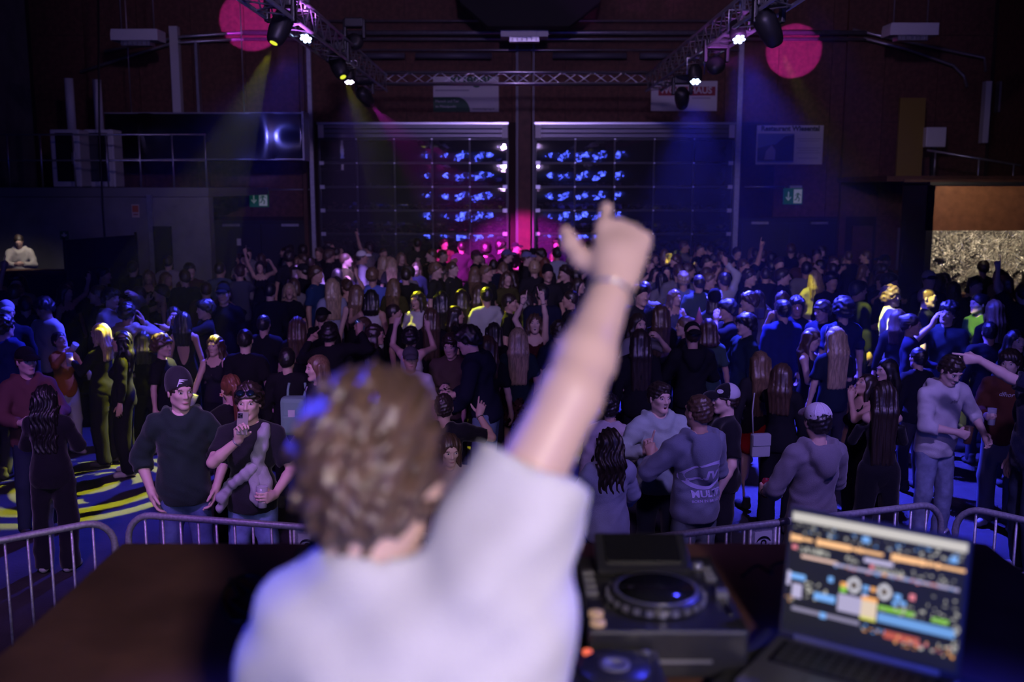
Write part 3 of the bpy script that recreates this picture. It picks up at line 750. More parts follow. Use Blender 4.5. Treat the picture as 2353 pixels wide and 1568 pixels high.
wl = struct(box('wall_left', (-11.85, 11.5, 4.3), (.1, 32, 8.8), m_conc))
wr = struct(box('wall_right', (11.85, 11.5, 4.3), (.1, 32, 8.8), m_osb))
wback = struct(box('wall_back', (0, WB + .16, 4.3), (23.8, .2, 8.8), mat('wall_core', (.03, .015, .012), .9)))
pm = {}
def panel(x0, x1, z0, z1):
    w, h = round(x1 - x0, 3), round(z1 - z0, 3)
    if (w, h) not in pm:
        o = MB().box((0, 0, 0), (w - .012, .03, h - .012)).build('wall_panel', m_osb, wback); pm[(w, h)] = o.data
    else:
        o = bpy.data.objects.new('wall_panel', pm[(w, h)]); COL.objects.link(o); o.parent = wback
    o.location = ((x0 + x1) / 2, WB + .045, (z0 + z1) / 2)
DZ = at(700, 281, WB).z; DRZ = at(600, 508, WB).z
xs = [-11.7 + 1.30 * k for k in range(19)]
for a, b in zip(xs[:-1], xs[1:]):
    for z0, z1 in ((DZ, 6.7), (6.7, 8.5)): panel(a, b, z0, z1)
    if b <= -4.75 or a >= 5.5:
        for z0, z1 in ((DRZ + .1, DZ), (0, DRZ + .1)):
            if not (-8.0 < a < -4.8 and z0 == 0) and not (5.3 < a < 8.3 and z0 == 0): panel(a, b, z0, z1)
for x0_, x1_, nm_ in ((-5.2, -4.75, 'wall_jamb_west'), (5.35, 6.5, 'wall_jamb_east')): struct(box(nm_, ((x0_ + x1_) / 2, WB + .075, DZ / 2), (x1_ - x0_, .03, DZ), m_osb))
# sectional doors
m_pane = None
def pane_mat():
    m, N, L, b = _nt('door_pane'); b.inputs['Base Color'].default_value = (.045, .045, .06, 1); b.inputs['Roughness'].default_value = .035
    b.inputs['Specular IOR Level'].default_value = 1.0; b.inputs['IOR'].default_value = 1.9
    tc = N.new('ShaderNodeTexCoord'); n = N.new('ShaderNodeTexNoise'); n.inputs['Scale'].default_value = 5.5; n.inputs['Detail'].default_value = 1.5
    mp = N.new('ShaderNodeMapping'); mp.inputs['Scale'].default_value = (1.0, 1.0, 1.9); L.new(tc.outputs['Object'], mp.inputs[0]); L.new(mp.outputs[0], n.inputs['Vector'])
    bp_ = N.new('ShaderNodeBump'); bp_.inputs['Strength'].default_value = .22; bp_.inputs['Distance'].default_value = .006
    L.new(n.outputs['Fac'], bp_.inputs['Height']); L.new(bp_.outputs[0], b.inputs['Normal']); return m
m_pane = pane_mat()
m_rib = mat('ribbed_door_steel', (.17, .17, .20), .35, metal=.4)
m_frame = mat('dark_door_frame', (.035, .035, .045), .4, metal=.3)
def curved_pane(w, h):
    nx, nz = 10, 8; V = []; F = []
    for j in range(nz + 1):
        for i in range(nx + 1):
            u, t = i / nx * 2 - 1, j / nz * 2 - 1
            V.append((u * w / 2, -.0035 * (1 - u * u) - .0075 * (1 - t * t), t * h / 2))
    for j in range(nz):
        for i in range(nx): a = j * (nx + 1) + i; F.append((a, a + 1, a + nx + 2, a + nx + 1))
    n = len(V); V += [(x, .012, z) for x, y, z in V[:n]]
    F += [tuple(i + n for i in reversed(f)) for f in F]
    return V, F
def sect_door(nm, x0, x1, px_edges):
    root = struct(empty(nm, ((x0 + x1) / 2, WB - .02, 0))); cx = (x0 + x1) / 2
    top = DZ - .03; r8 = at(900, 320, WB).z; r7 = at(900, 375, WB).z; rows = [r8 - (r8 - r7) * (8 - k) for k in range(9)]; rh = r8 - r7; nr = [k for k in range(8) if rows[k] > -.4]
    me = None; cols = [x0 + (x1 - x0) * k / 5 for k in range(6)]
    w = cols[1] - cols[0]
    for k in range(6):
        box('stile', (cols[k] - cx, 0, r8 / 2), (.055 if k in (0, 5) else .035, .05, r8), m_frame, root)
    for z in [q for q in rows if q > .03]: box('rail', (0, -.004, z), (x1 - x0, .055, .05), m_frame, root)
    for i in range(5):
        for j in nr:
            if rows[j] < 0: continue
            if me is None:
                V, F = curved_pane(w - .04, rh - .05); o = mesh_obj('pane', V, F, m_pane, root); me = o.data
            else: o = bpy.data.objects.new('pane', me); COL.objects.link(o); o.parent = root
            o.location = ((cols[i] + cols[i + 1]) / 2 - cx, .0, rows[j] + rh / 2)
    for k in range(3): box('rib', (0, -.01, r8 + .03 + (top - r8 - .05) * (k + .5) / 3), (x1 - x0, .05, (top - r8 - .05) / 3 - .012), m_rib, root, bev=.012)
    box('head_seal', (0, -.03, top), (x1 - x0 + .06, .09, .05), m_alu, root)
    bm_ = None
    for j in [q for q in range(1, 9) if rows[q] > .1]:
        for k in range(1, 5):
            if bm_ is None: o = MB().lathe([(.0, -.02), (.017, -.012), (.02, .0), (.02, .02)], n=8, R=Matrix.Rotation(math.pi / 2, 3, 'X')).build('hinge_bolt', m_alu, root); bm_ = o.data
            else: o = bpy.data.objects.new('hinge_bolt', bm_); COL.objects.link(o); o.parent = root
            o.location = (cols[k] - cx, -.04, rows[j])
    for s, x in ((-1, x0 - cx), (1, x1 - cx)):
        box('end_plate', (x - s * .06, -.035, (r8 + top) / 2), (.14, .02, top - r8 - .06), m_white, root)
        for j in [q for q in range(1, 8) if rows[q] > .1]: box('end_hinge', (x - s * .06, -.04, rows[j]), (.11, .02, .09), m_steel, root)
    return root
xL0, xL1 = bp(738, 500).x, bp(1166, 500).x; xR0, xR1 = bp(1230, 500).x, bp(1680, 500).x
sect_door('door_1', xL0, xL1, None); sect_door('door_2', xR0, xR1, None)
m_trk = mat('dull_track', (.13, .13, .15), .5, metal=.4)
# posts and door tracks
def vpost(nm, px, w, m, z1=8.5, dy=.12, d=WB - .12):
    x = bp(px, 400).x; struct(box(nm, (x, d, z1 / 2), (w, dy, z1), m))
vpost('trim_6', 1205, .30, m_wood, 6.9, .2); vpost('trim_7', 1188, .06, m_trk, 6.9, .12, WB - .16); vpost('trim_8', 1225, .045, m_trk, 6.9, .12, WB - .16)
vpost('trim_9', 720, .10, m_steel); vpost('trim_10', 1691, .12, m_steel); vpost('trim_11', 702, .10, m_wood, 8.5, .1, WB - .05); vpost('trim_12', 1936, .16, m_wood)
vpost('trim_13', 478, .16, m_wood, 4.6)
# horizontal ceiling rails of the doors
k = 14
for py, r_, dd in ((75, .055, .35), (90, .035, .30), (115, .022, .2), (48, .025, .25)):
    a, b = bp(560 if py in (75, 90) else 735, py, WB - dd), bp(1990 if py in (75, 90) else 1700, py, WB - dd)
    struct(MB().tube([a, b], r_, 8).build('trim_%d' % k, m_steel, None, True)); k += 1
for pts in ([(185, 165), (300, 128), (400, 98), (560, 90)], [(1985, 88), (2080, 112), (2190, 150), (2215, 175), (2222, 200)], [(1960, 68), (2080, 95), (2262, 132), (2265, 165)], [(240, 118), (420, 84), (560, 75)]):
    struct(MB().tube([bp(x, y, WB - .3) for x, y in pts], .035, 8).build('trim_%d' % k, m_steel, None, True)); k += 1
for px, y0, y1, w in ((408, 65, 262, .20), (459, 100, 262, .06), (2258, 190, 330, .14), (2285, 190, 260, .05)):
    a, b = bp(px, y0), bp(px, y1); struct(box('trim_%d' % k, ((a.x), WB - .25, (a.z + b.z) / 2), (w, .2, a.z - b.z), m_white if w > .1 else m_steel)); k += 1
# gas heating tubes above the doors
for (xa, xb) in ((830, 930), (955, 1130), (1270, 1440), (1470, 1545)):
    a, b = bp(xa, 128, WB - .4), bp(xb, 128, WB - .4)
    o = MB().tube([a, b], .07, 10).build('heating_tube', mat('tube_grey', (.10, .10, .13), .5), None, True)
    for q_ in (a, b): MB().tube([(q_.x + (.2 if q_ is a else -.2), WB - .4, q_.z), (q_.x + (.2 if q_ is a else -.2), WB + .05, q_.z)], .015, 6).build('bracket', m_steel, o, True)
    tag(o, {830: 'dark heating tube above the west end of the left sectional door', 955: 'dark heating tube beside the timber post over left sectional door', 1270: 'dark heating tube beside the timber post over right sectional door', 1470: 'short dark heating tube above the east end of right sectional door'}[xa], 'heater', 'heating tubes over the sectional doors')
# double doors
for nm, x0, x1, py in (('door_3', 492, 708, 510), ('door_4', 1704, 1922, 505)):
    a, b = bp(x0, py), bp(x1, py); w = b.x - a.x; root = struct(empty(nm, ((a.x + b.x) / 2, WB, 0)))
    dm = mat('dark_door_leaf', (.02, .02, .03), .45)
    box('frame', (0, .04, a.z / 2), (w + .1, .06, a.z + .06), mat('door_frame_black', (.012, .012, .016), .5), root)
    for s in (-1, 1):
        lf = box('leaf', (s * w / 4, -.01, a.z / 2 - .03), (w / 2 - .03, .05, a.z - .08), dm, root)
        box('closer', (s * w / 3.2, -.07, a.z - .08), (.42, .06, .06), m_steel, lf)
    if nm == 'door_3': box('notice', (-w * .24, -.045, a.z - .50), (.10, .006, .17), m_print, root)
# gallery on the left: concrete front, slab, railing
GD = 20.0; gx1 = at(478, 435, GD).x; gz = at(200, 430, GD).z
struct(box('wall_gallery', ((gx1 - 11.8) / 2, GD + .15, gz / 2 - .1), (gx1 + 11.8, .3, gz - .2), m_conc))
struct(box('floor_gallery', ((gx1 - 11.8) / 2, GD + 2.45, gz - .1), (gx1 + 11.8, 4.9, .18), m_grey))
rl = tag(empty('gallery_railing', (gx1, GD, gz)), 'thin steel railing along the edge of the concrete gallery', 'railing')
for z in (.52, 1.02): MB().tube([(0, 0, z), (-5.3, 0, z)], .018, 8).build('rail', m_steel, rl, True)
for i in range(9): MB().tube([(-.02 - i * .65, 0, 0), (-.02 - i * .65, 0, 1.02)], .018, 8).build('post', m_steel, rl, True)
for i, (px, lab) in enumerate(((150, 'white tall drinks cabinet with dark glass front on the gallery'), (228, 'second white cabinet standing behind the glass-fronted one on gallery'))):
    a, b = at(px - 38, 285, GD + 1.0 + i * .5), at(px + 38, 418, GD + 1.0 + i * .5); w, h = b.x - a.x, a.z - b.z
    c = tag(empty('drinks_cabinet', ((a.x + b.x) / 2, a.y, gz)), lab, 'cabinet', 'white cabinets on the gallery')
    box('body', (0, .25, h / 2), (w, .5, h), m_white, c, bev=.03)
    dr = box('door', (0, -.015, h / 2 + .02), (w * .62, .03, h * .84), mat('cabinet_glass', (.015, .015, .025), .1), c, bev=.01)
    MB().tube([(w * .26, -.06, h * .4), (w * .26, -.06, h * .6)], .012, 6).build('handle', m_steel, dr, True)
    box('plinth', (0, .22, .03), (w * .9, .4, .06), m_dark, c)
    MB().tube([(w * (.1 if i == 0 else -.1), .25, h), (w * (.1 if i == 0 else -.1), .25, h + 1.05)], .09, 12).build('flue', m_white, c, True)
# steel duct with a rounded bright fold
a, b = bp(240, 260, 22.4), bp(700, 366, 22.4)
m_duct = mat('brushed_steel', (.42, .43, .47), .30, metal=1.0)
_n = m_duct.node_tree.nodes; _b = _n['Principled BSDF']; _b.inputs['Anisotropic'].default_value = .85; _b.inputs['Anisotropic Rotation'].default_value = .25; _tg = _n.new('ShaderNodeTangent'); _tg.direction_type = 'RADIAL'; _tg.axis = 'Z'; m_duct.node_tree.links.new(_tg.outputs[0], _b.inputs['Tangent'])
V = []; F = []; n = 46
for i in range(n + 1):
    x = a.x + (b.x - a.x) * i / n; t = i / n
    y = 22.4 + .05 * math.sin(t * 23) * (1 - t) - .10 * math.exp(-((t - .80) / .05) ** 2)
    V += [(x, y, b.z), (x, y, a.z)]
for i in range(n): F.append((i * 2, i * 2 + 2, i * 2 + 3, i * 2 + 1))
nn = len(V); V += [(x, y + .5, z) for x, y, z in V]
for i in range(n): F.append((nn + i * 2 + 1, nn + i * 2 + 3, nn + i * 2 + 2, nn + i * 2)); F.append((i * 2, nn + i * 2, nn + i * 2 + 2, i * 2 + 2)); F.append((i * 2 + 1, i * 2 + 3, nn + i * 2 + 3, nn + i * 2 + 1))
F += [(0, 1, nn + 1, nn), (n * 2, nn + n * 2, nn + n * 2 + 1, n * 2 + 1)]
dt = tag(empty('ventilation_duct', (0, 0, 0)), 'long brushed steel ventilation duct with one bright rounded fold', 'duct')
mesh_obj('casing', V, F, m_duct, dt)
for z in (a.z, b.z): box('flange', ((a.x + b.x) / 2, 22.65, z), (b.x - a.x, .56, .03), m_steel, dt)
box('end_flange', (b.x, 22.6, (a.z + b.z) / 2), (.04, .6, a.z - b.z + .06), m_steel, dt)
for px in (300, 560): MB().tube([(at(px, 260, 22.6).x, 22.65, a.z), (at(px, 260, 22.6).x, 22.65, 8.5)], .012, 6).build('hanger', m_steel, dt, True)
# ceiling heaters
for px0, px1, y0, y1, d_, lab in ((252, 362, 66, 92, 21.0, 'white box heater hanging above the steel duct'), (1150, 1260, 56, 84, 22.8, 'white box heater hanging over the middle timber post'), (2047, 2157, 52, 80, 21.0, 'white box heater hanging over the foil bar side')):
    a, b = at(px0, y0, d_), at(px1, y1, d_); w, h = b.x - a.x, a.z - b.z
    c = tag(empty('ceiling_heater', ((a.x + b.x) / 2, d_, b.z)), lab, 'heater', 'white ceiling heaters')
    ch = .28 if px0 == 1150 else .02
    V = [(-w / 2, 0, 0), (w / 2, 0, 0), (w / 2, 0, h), (-w / 2 + ch, 0, h), (-w / 2, 0, h * .6)]; nn = len(V); V += [(x, .5, z) for x, y, z in V]
    F = [(4, 3, 2, 1, 0), (5, 6, 7, 8, 9)] + [((i + 1) % nn, i, i + nn, (i + 1) % nn + nn) for i in range(nn)]
    F = [tuple(reversed(f)) for f in F]
    mesh_obj('housing', V, F, m_white, c, False)
    box('outlet', (0, .22, -.05), (w * .62, .3, .09), m_steel, c)
    for i in range(6): box('louvre', (-w * .25 + i * w * .1, .06, -.05), (.02, .03, .06), m_grey, c)
    for s in (-1, 1): MB().tube([(s * w * .35, .25, h), (s * w * .35, .25, 8.5 - b.z)], .012, 6).build('hanger', m_steel, c, True)
# black hanging duct in the middle
a, b = at(1045, 0, 22.0), at(1390, 58, 22.0)
V = [(a.x + .1, 0, b.z + .5), (a.x + .7, 0, b.z), (b.x - .75, 0, b.z), (b.x - .1, 0, b.z + .5), (b.x + .1, 0, 8.49), (a.x - .1, 0, 8.49)]; nn = 6; V += [(x, .55, z) for x, y, z in V]
F = [tuple(range(6)), tuple(range(11, 5, -1))] + [((i + 1) % 6, i, i + 6, (i + 1) % 6 + 6) for i in range(6)]
o = mesh_obj('ceiling_drape', V, F, m_black_cloth, None, False, (0, 22.1, 0)); tag(o, 'black cloth-covered box hanging from the ceiling above middle heater', 'drape')
# banners and posters
def board(name, px0, py0, px1, py1, d_, lab, cat, m=None):
    a, b = at(px0, py0, d_), at(px1, py1, d_); r_ = tag(empty(name, ((a.x + b.x) / 2, d_, b.z)), lab, cat)
    w, h = b.x - a.x, a.z - b.z; MB().box((0, .012, h / 2), (w, .02, h)).build('sheet', m or m_print, r_); return r_, w, h
r_, w, h = board('banner', 995, 176, 1146, 257, WB + .004, 'white banner with green corner hanging behind the cross truss', 'banner')
Vg = [(-w / 2, -.002, 0), (-w / 2, -.002, h * .42)] + [(-w / 2 + w * (.36 + .20 * math.sin(t)), -.002, h * .42 * math.cos(t)) for t in [i * math.pi / 20 for i in range(11)]]
mesh_obj('green_corner', Vg, [tuple(reversed(range(len(Vg))))], m_green, r_, False)
text_mesh('Mensch und Tier', .085, m_print, 'lettering', r_, RT, (-w / 2 + .05, -.006, h * .27)); text_mesh('im Mittelpunkt', .085, m_print, 'lettering', r_, RT, (-w / 2 + .05, -.006, h * .12))
text_mesh('krieger', .36, m_green, 'lettering', r_, RT, (-w * .24, -.006, h * .80), bold=.012); text_mesh('www.kriegerag.ch', .075, m_ink, 'lettering', r_, RT, (w * .10, -.006, .05))
box('text_line', (-w * .21, -.003, h * .61), (w * .52, .004, .04), mat('faint_print', (.36, .35, .42), .7), r_)
r_, w, h = board('banner', 1497, 186, 1647, 255, WB + .004, 'white banner with red lettering behind the hanging spotlights', 'banner')
box('red_band', (w * .04, -.003, h * .66), (w * .86, .006, h * .30), m_red, r_)
text_mesh('WOHNHAUS', .215, m_print, 'lettering', r_, RT, (-w * .37, -.008, h * .59), bold=.005); box('text_line', (w * .26, -.003, h * .43), (w * .28, .004, .03), mat('faint_print', (.36, .35, .42), .7), r_)
r_, w, h = board('poster', 1740, 288, 1889, 378, WB + .004, 'restaurant poster with a house photograph right of sectional door', 'poster')
box('photo', (-w * .21, -.003, h * .42), (w * .55, .006, h * .74), mat('photo_sky', (.12, .16, .40), .6), r_)
Vt = [(-w * .485, -.008, h * .09), (w * .065, -.008, h * .09), (w * .065, -.008, h * .76), (-.12, -.008, h * .72), (-.35, -.008, h * .52), (-.5, -.008, h * .50), (-w * .485, -.008, h * .42)]
mesh_obj('dark_trees', Vt, [tuple(range(7))], mat('photo_trees', (.02, .02, .06), .6), r_, False)
mesh_obj('gable_house', [(-.62, -.012, h * .12), (-.36, -.012, h * .12), (-.35, -.012, h * .36), (-.45, -.012, h * .50), (-.58, -.012, h * .34)], [(0, 1, 2, 3, 4)], mat('photo_house', (.30, .28, .42), .6), r_, False)
text_mesh('Restaurant Wiesental', .165, m_ink, 'lettering', r_, RT, (0, -.006, h * .86), 'CENTER', bold=.008)
for i, z in enumerate((.66, .60, .42, .36, .30, .16)): box('text_line', (w * .29, -.003, h * z), (w * (.30 if i % 2 else .36), .004, .016), mat('faint_print', (.36, .35, .42), .7), r_)
# exit signs
for px, py, lab in ((595, 455, 'green emergency exit sign above the double door left of the sectional doors'), (1822, 449, 'green emergency exit sign above the double door under restaurant poster')):
    a = at(px, py + 20, WB - .06); r_ = tag(empty('exit_sign', (a.x, WB - .06, a.z)), lab, 'sign'); gm = mat('exit_green', (.02, .16, .09), .5, emit=(.02, .3, .15), estr=.05); wm = mat('exit_white', (.7, .72, .72), .5, emit=(.6, .7, .75), estr=.10)
    box('housing', (0, .04, .19), (.46, .08, .40), gm, r_); box('white_field', (.11, -.006, .19), (.20, .012, .34), wm, r_)
    fg = MB(); fg.tube([(.13, -.016, .31), (.13, -.016, .312)], .022, 8); fg.tube([(.12, -.016, .27), (.10, -.016, .19)], .020, 6); fg.tube([(.10, -.016, .19), (.15, -.016, .13), (.13, -.016, .06)], .014, 6); fg.tube([(.10, -.016, .19), (.07, -.016, .11), (.03, -.016, .10)], .014, 6); fg.tube([(.05, -.016, .20), (.08, -.016, .26), (.14, -.016, .25), (.18, -.016, .21)], .010, 6)
    fg.build('running_figure', gm, r_, True)
    ar = MB(); ar.tube([(-.12, -.008, .30), (-.12, -.008, .12)], .014, 6); ar.tube([(-.18, -.008, .17), (-.12, -.008, .09), (-.06, -.008, .17)], .014, 6); ar.build('arrow', wm, r_, True)
    box('bracket', (.06, .04, .42), (.3, .06, .06), m_steel, r_)
    s = 1 if px < 1000 else -1; MB().tube([(s * .2, .1, .42), (s * (1.25 if s > 0 else 1.2), .1, .42)], .018, 6).build('conduit', m_steel, r_, True)
a = at(148, 550, GD - .02); r_ = tag(empty('first_aid_sign', (a.x, GD - .02, a.z)), 'small dark first aid sign with white cross on concrete wall', 'sign')
box('plate', (0, .005, .08), (.17, .01, .17), m_green, r_); box('cross', (0, -.004, .08), (.10, .008, .03), m_print, r_); box('cross', (0, -.004, .08), (.03, .009, .10), m_print, r_)
a = at(312, 500, GD - .02); r_ = tag(empty('fire_notice', (a.x, GD - .02, a.z)), 'orange and white fire notice on the concrete gallery wall', 'notice')
box('plate', (0, .005, .13), (.15, .01, .26), mat('notice_cream', (.6, .5, .42), .6), r_); box('red_field', (0, -.003, .17), (.12, .006, .13), mat('notice_red', (.5, .12, .04), .6), r_); box('text_line', (0, -.003, .06), (.09, .004, .02), m_red, r_)
# grey pillar, black cable, black cloth screen, bar and counter on the left
for px, w, m, y0 in ((343, .10, m_steel, 448), (372, .35, m_dark, 520)):
    a = at(px, y0, GD - .05); struct(box('trim_%d' % k, (a.x, GD - .05, a.z / 2), (w, .08, a.z), m)); k += 1
o = MB().tube([at(225, -60, GD - .1), at(228, 300, GD - .1), at(236, 480, GD - .01), at(242, 560, GD - .01), at(243, 640, GD - .01)], .02, 6).build('cable', m_dark, None, True); tag(o, 'black cable hanging down in front of the concrete gallery', 'cable')
a, b = at(145, 552, 16.6), at(310, 540, 18.2); z0 = .0
V = [(a.x, a.y, z0), (b.x, b.y, z0), (b.x, b.y, b.z), (a.x, a.y, a.z)]; V += [(x + .02, y + .05, z) for x, y, z in V]
sc_ = tag(empty('cloth_screen', (0, 0, 0)), 'black cloth screen standing beside the raised bar', 'screen'); mesh_obj('cloth', V, [(0, 1, 2, 3), (7, 6, 5, 4), (0, 4, 5, 1), (1, 5, 6, 2), (2, 6, 7, 3), (3, 7, 4, 0)], m_black_cloth, sc_, False)
for q in (a, b): MB().tube([(q.x, q.y + .03, 0), (q.x, q.y + .03, q.z + .05)], .025, 8).build('pole', m_dark, sc_, True)
cb = tag(empty('bar_counter', (at(60, 620, 17.3).x, 17.3, 0)), 'dark raised bar counter under the first aid sign', 'counter')
zc = at(60, 622, 17.3).z
box('top', (-.3, .1, zc - .03), (2.3, .5, .06), m_wood, cb); box('front', (-.3, 0, zc / 2 - .03), (2.2, .05, zc - .08), m_dark, cb); box('platform', (-.3, 1.0, .30), (2.2, 1.3, .60), m_grey, cb)
# foil bar on the right
BD = 18.4; a, b = at(2135, 422, BD), at(2353, 530, BD); xw = 11.75
fb = tag(empty('foil_bar', (a.x, BD, 0)), 'bar booth with brown fascia board and crinkled silver foil lining', 'bar')
box('fascia', ((xw - a.x) / 2, .03, (a.z + b.z) / 2), (xw - a.x, .06, a.z - b.z), mat('fascia_board', (.34, .14, .06), .6, noise=.2, scale=7), fb)
m_foil, N, L, b_ = _nt('silver_foil'); b_.inputs['Metallic'].default_value = 1; b_.inputs['Base Color'].default_value = (.85, .82, .78, 1); b_.inputs['Roughness'].default_value = .07
n_ = N.new('ShaderNodeTexVoronoi'); n_.inputs['Scale'].default_value = 7; tc = N.new('ShaderNodeTexCoord'); nz = N.new('ShaderNodeTexNoise'); nz.inputs['Scale'].default_value = 9; nz.inputs['Detail'].default_value = 3
L.new(tc.outputs['Object'], nz.inputs['Vector']); L.new(nz.outputs['Color'], n_.inputs['Vector']); bb = N.new('ShaderNodeBump'); bb.inputs['Strength'].default_value = 1; bb.inputs['Distance'].default_value = .06; L.new(n_.outputs['Distance'], bb.inputs['Height']); L.new(bb.outputs[0], b_.inputs['Normal'])
nx, nz_ = 44, 20; V = []; F = []
for j in range(nz_ + 1):
    for i in range(nx + 1):
        x = (xw - a.x) * i / nx; z = 1.0 + (b.z - 1.0 + .3) * j / nz_
        V.append((x + random.uniform(-.03, .03), 1.0 + .05 * math.sin(x * 9 + z * 5) + random.uniform(-.05, .05), z + random.uniform(-.03, .03)))
for j in range(nz_):
    for i in range(nx): q = j * (nx + 1) + i; F.append((q, q + 1, q + nx + 2, q + nx + 1))
mesh_obj('foil_lining', V, F, m_foil, fb, False)
box('back_board', ((xw - a.x) / 2, 1.2, 1.6), (xw - a.x, .05, 3.2), m_wood, fb)
box('side_post', (.06, .6, a.z / 2), (.12, 1.2, a.z), m_dark, fb); box('roof', ((xw - a.x) / 2, .6, a.z), (xw - a.x, 1.3, .06), m_dark, fb)
box('counter_front', ((xw - a.x) / 2, .0, .52), (xw - a.x, .06, 1.04), m_dark, fb); box('counter_top', ((xw - a.x) / 2, .05, 1.08), (xw - a.x, .5, .06), m_wood, fb)
lt = bpy.data.lights.new('bar_lamp', 'AREA'); lt.energy = 16; lt.color = (1, .82, .58); lt.shape = 'RECTANGLE'; lt.size = 2.4; lt.size_y = .15
lo_ = bpy.data.objects.new('bar_lamp', lt); COL.objects.link(lo_); lo_.location = (a.x + 1.7, BD + .35, b.z + .15); lo_.rotation_euler = (math.radians(35), 0, 0)
# small things on the right wall side
a, b = at(2068, 225, 23.2), at(2116, 405, 23.2); o = box('yellow_panel', ((a.x + b.x) / 2, 23.2, (a.z + b.z) / 2), (b.x - a.x, .06, a.z - b.z), mat('ochre_panel', (.22, .15, .02), .7)); tag(o, 'tall ochre yellow panel standing on the right gallery', 'panel')
o2 = o; o2['kind'] = 'thing'
struct(box('floor_gallery_east', ((a.x + 11.75) / 2 - .4, 23.2, at(2100, 406, 23.2).z - .06), (11.75 - a.x + .8, 3.3, .12), m_wood))
a, b = at(2130, 292, 23.0), at(2173, 338, 23.0); c = tag(empty('wall_box', ((a.x + b.x) / 2, 23.0, b.z)), 'small white wall box beside the ochre panel', 'box')
box('case', (0, .1, (a.z - b.z) / 2), (b.x - a.x, .2, a.z - b.z), m_white, c, bev=.02); box('foot', (0, .1, -.4), (.1, .1, .8), m_dark, c)
o = MB().tube([at(2130, 345, 22.2), at(2345, 380, 21.8)], .025, 8).build('handrail', m_steel, None, True); [MB().tube([at(x_, y_, d_), at(x_, y_, d_) - Vector((0, 0, .55))], .02, 6).build('post', m_steel, o, True) for x_, y_, d_ in ((2150, 348, 22.15), (2250, 365, 21.98), (2330, 378, 21.82))]; tag(o, 'sloping steel handrail on the gallery above the foil bar', 'handrail')
for px, py, w in ((1985, 520, .5), (2082, 524, .34)):
    a = at(px, py, WB - .1); z = a.z; struct(box('window_%d' % (1 if px < 2000 else 2), (a.x, WB - .02, z / 2 + .5), (w, .05, z - 1.0), mat('pale_frame', (.22, .20, .25), .6) if px > 2000 else m_wood))
# stage deck under the table
struct(box('floor_stage', (0, -.6, .475), (8, 6.4, .95), mat('stage_deck', (.02, .018, .018), .7)))
struct(box('wall_stage', (0, -3.9, 4.3), (23.6, .1, 8.6), m_black_cloth))
# ------------------------------------------------------------------ lighting truss and lamps
def truss(name, a, b, sz, label, m=m_alu, pitch=.30):
    a, b = Vector(a), Vector(b); L = (b - a).length; t = (b - a).normalized(); up = Vector((0, 0, 1)); s = t.cross(up).normalized()
    root = tag(empty(name, a), label, 'truss', 'lighting trusses')
    root.rotation_euler = Matrix((t, -s, up)).transposed().to_euler()
    h = sz / 2; cs = [(h, h), (-h, h), (-h, -h), (h, -h)]
    cm = None
    for y, z in cs:
        if cm is None: o = MB().tube([(0, 0, 0), (L, 0, 0)], .024, 8).build('chord', m, root, True); cm = o.data
        else: o = bpy.data.objects.new('chord', cm); COL.objects.link(o); o.parent = root
        o.location = (0, y, z)
    n = int(L / pitch); bm = {}
    for f in range(4):
        (y0, z0), (y1, z1) = cs[f], cs[(f + 1) % 4]
        for i in range(n):
            x = (i + .5) * L / n - L / n / 2; q = i % 2
            key = (f, q)
            if key not in bm:
                p0, p1 = ((0, y0, z0), (L / n, y1, z1)) if q == 0 else ((0, y1, z1), (L / n, y0, z0))
                o = MB().tube([p0, p1], .010, 6, False).build('brace', m, root, True); bm[key] = o.data
            else: o = bpy.data.objects.new('brace', bm[key]); COL.objects.link(o); o.parent = root
            o.location = (x, 0, 0)
    return root
TZ = 5.12; TX0, TX1 = -2.66, 2.84
truss('lighting_truss', (TX0, 9.8, TZ), (TX0, 20.5, TZ), .30, 'box truss carrying lamps along the left of the dance floor')
truss('lighting_truss', (TX1, 9.8, TZ), (TX1, 20.5, TZ), .30, 'box truss carrying lamps along the right of the dance floor')
truss('lighting_truss', (TX0, 20.6, TZ + .1), (TX1, 20.6, TZ + .1), .22, 'slim aluminium cross truss in front of the white banners')
for x in (TX0, TX1):
    for y in (10.2, 14.2, 17.6): pass
m_can = mat('black_lamp_housing', (.014, .014, .016), .45)
def par(px, py, d_, tgt, col, label):
    p = at(px, py, d_); root = tag(empty('par_lamp', p), label, 'stage lamp', 'led par lamps on the trusses')
    R = (Vector(tgt) - p).to_track_quat('-Z', 'Y').to_matrix()
    MB().lathe([(.085, .0), (.10, .03), (.10, .20), (.075, .26), (.0, .265)], n=14, R=R).build('can', m_can, root, True)
    lens = MB().lathe([(.088, -.004), (.088, .004)], n=16, R=R).build('lens_ring', m_can, root, True)
    for k in range(7):
        q = Vector((0, 0, -.008)) if k == 6 else Vector((.055 * math.cos(k * math.pi / 3), .055 * math.sin(k * math.pi / 3), -.008))
        MB().lathe([(.0, -.006), (.018, -.006), (.024, .002), (.024, .006)], tuple(R @ q), 8, R).build('led', emat('led_' + col, {'blue': (.45, .62, 1), 'violet': (.72, .62, 1)}[col], 9), lens, True)
    y = MB(); y.tube([(-.13, 0, .1), (-.13, 0, .34), (.13, 0, .34), (.13, 0, .1)], .012, 6); y.tube([(0, 0, .34), (0, 0, .48)], .016, 6); y.build('yoke', m_steel, root, True)
    return root
par(703, 88, 13.2, (-3.4, 9.6, .5), 'blue', 'glowing blue par lamp under the violet-lit end of left truss')
par(803, 188, 16.9, (-2.2, 15.4, .5), 'violet', 'glowing violet-white par lamp beside the dark moving head, left truss')
par(1598, 187, 15.4, (2.5, 13.2, .5), 'blue', 'glowing blue par lamp before the white banner with red lettering')
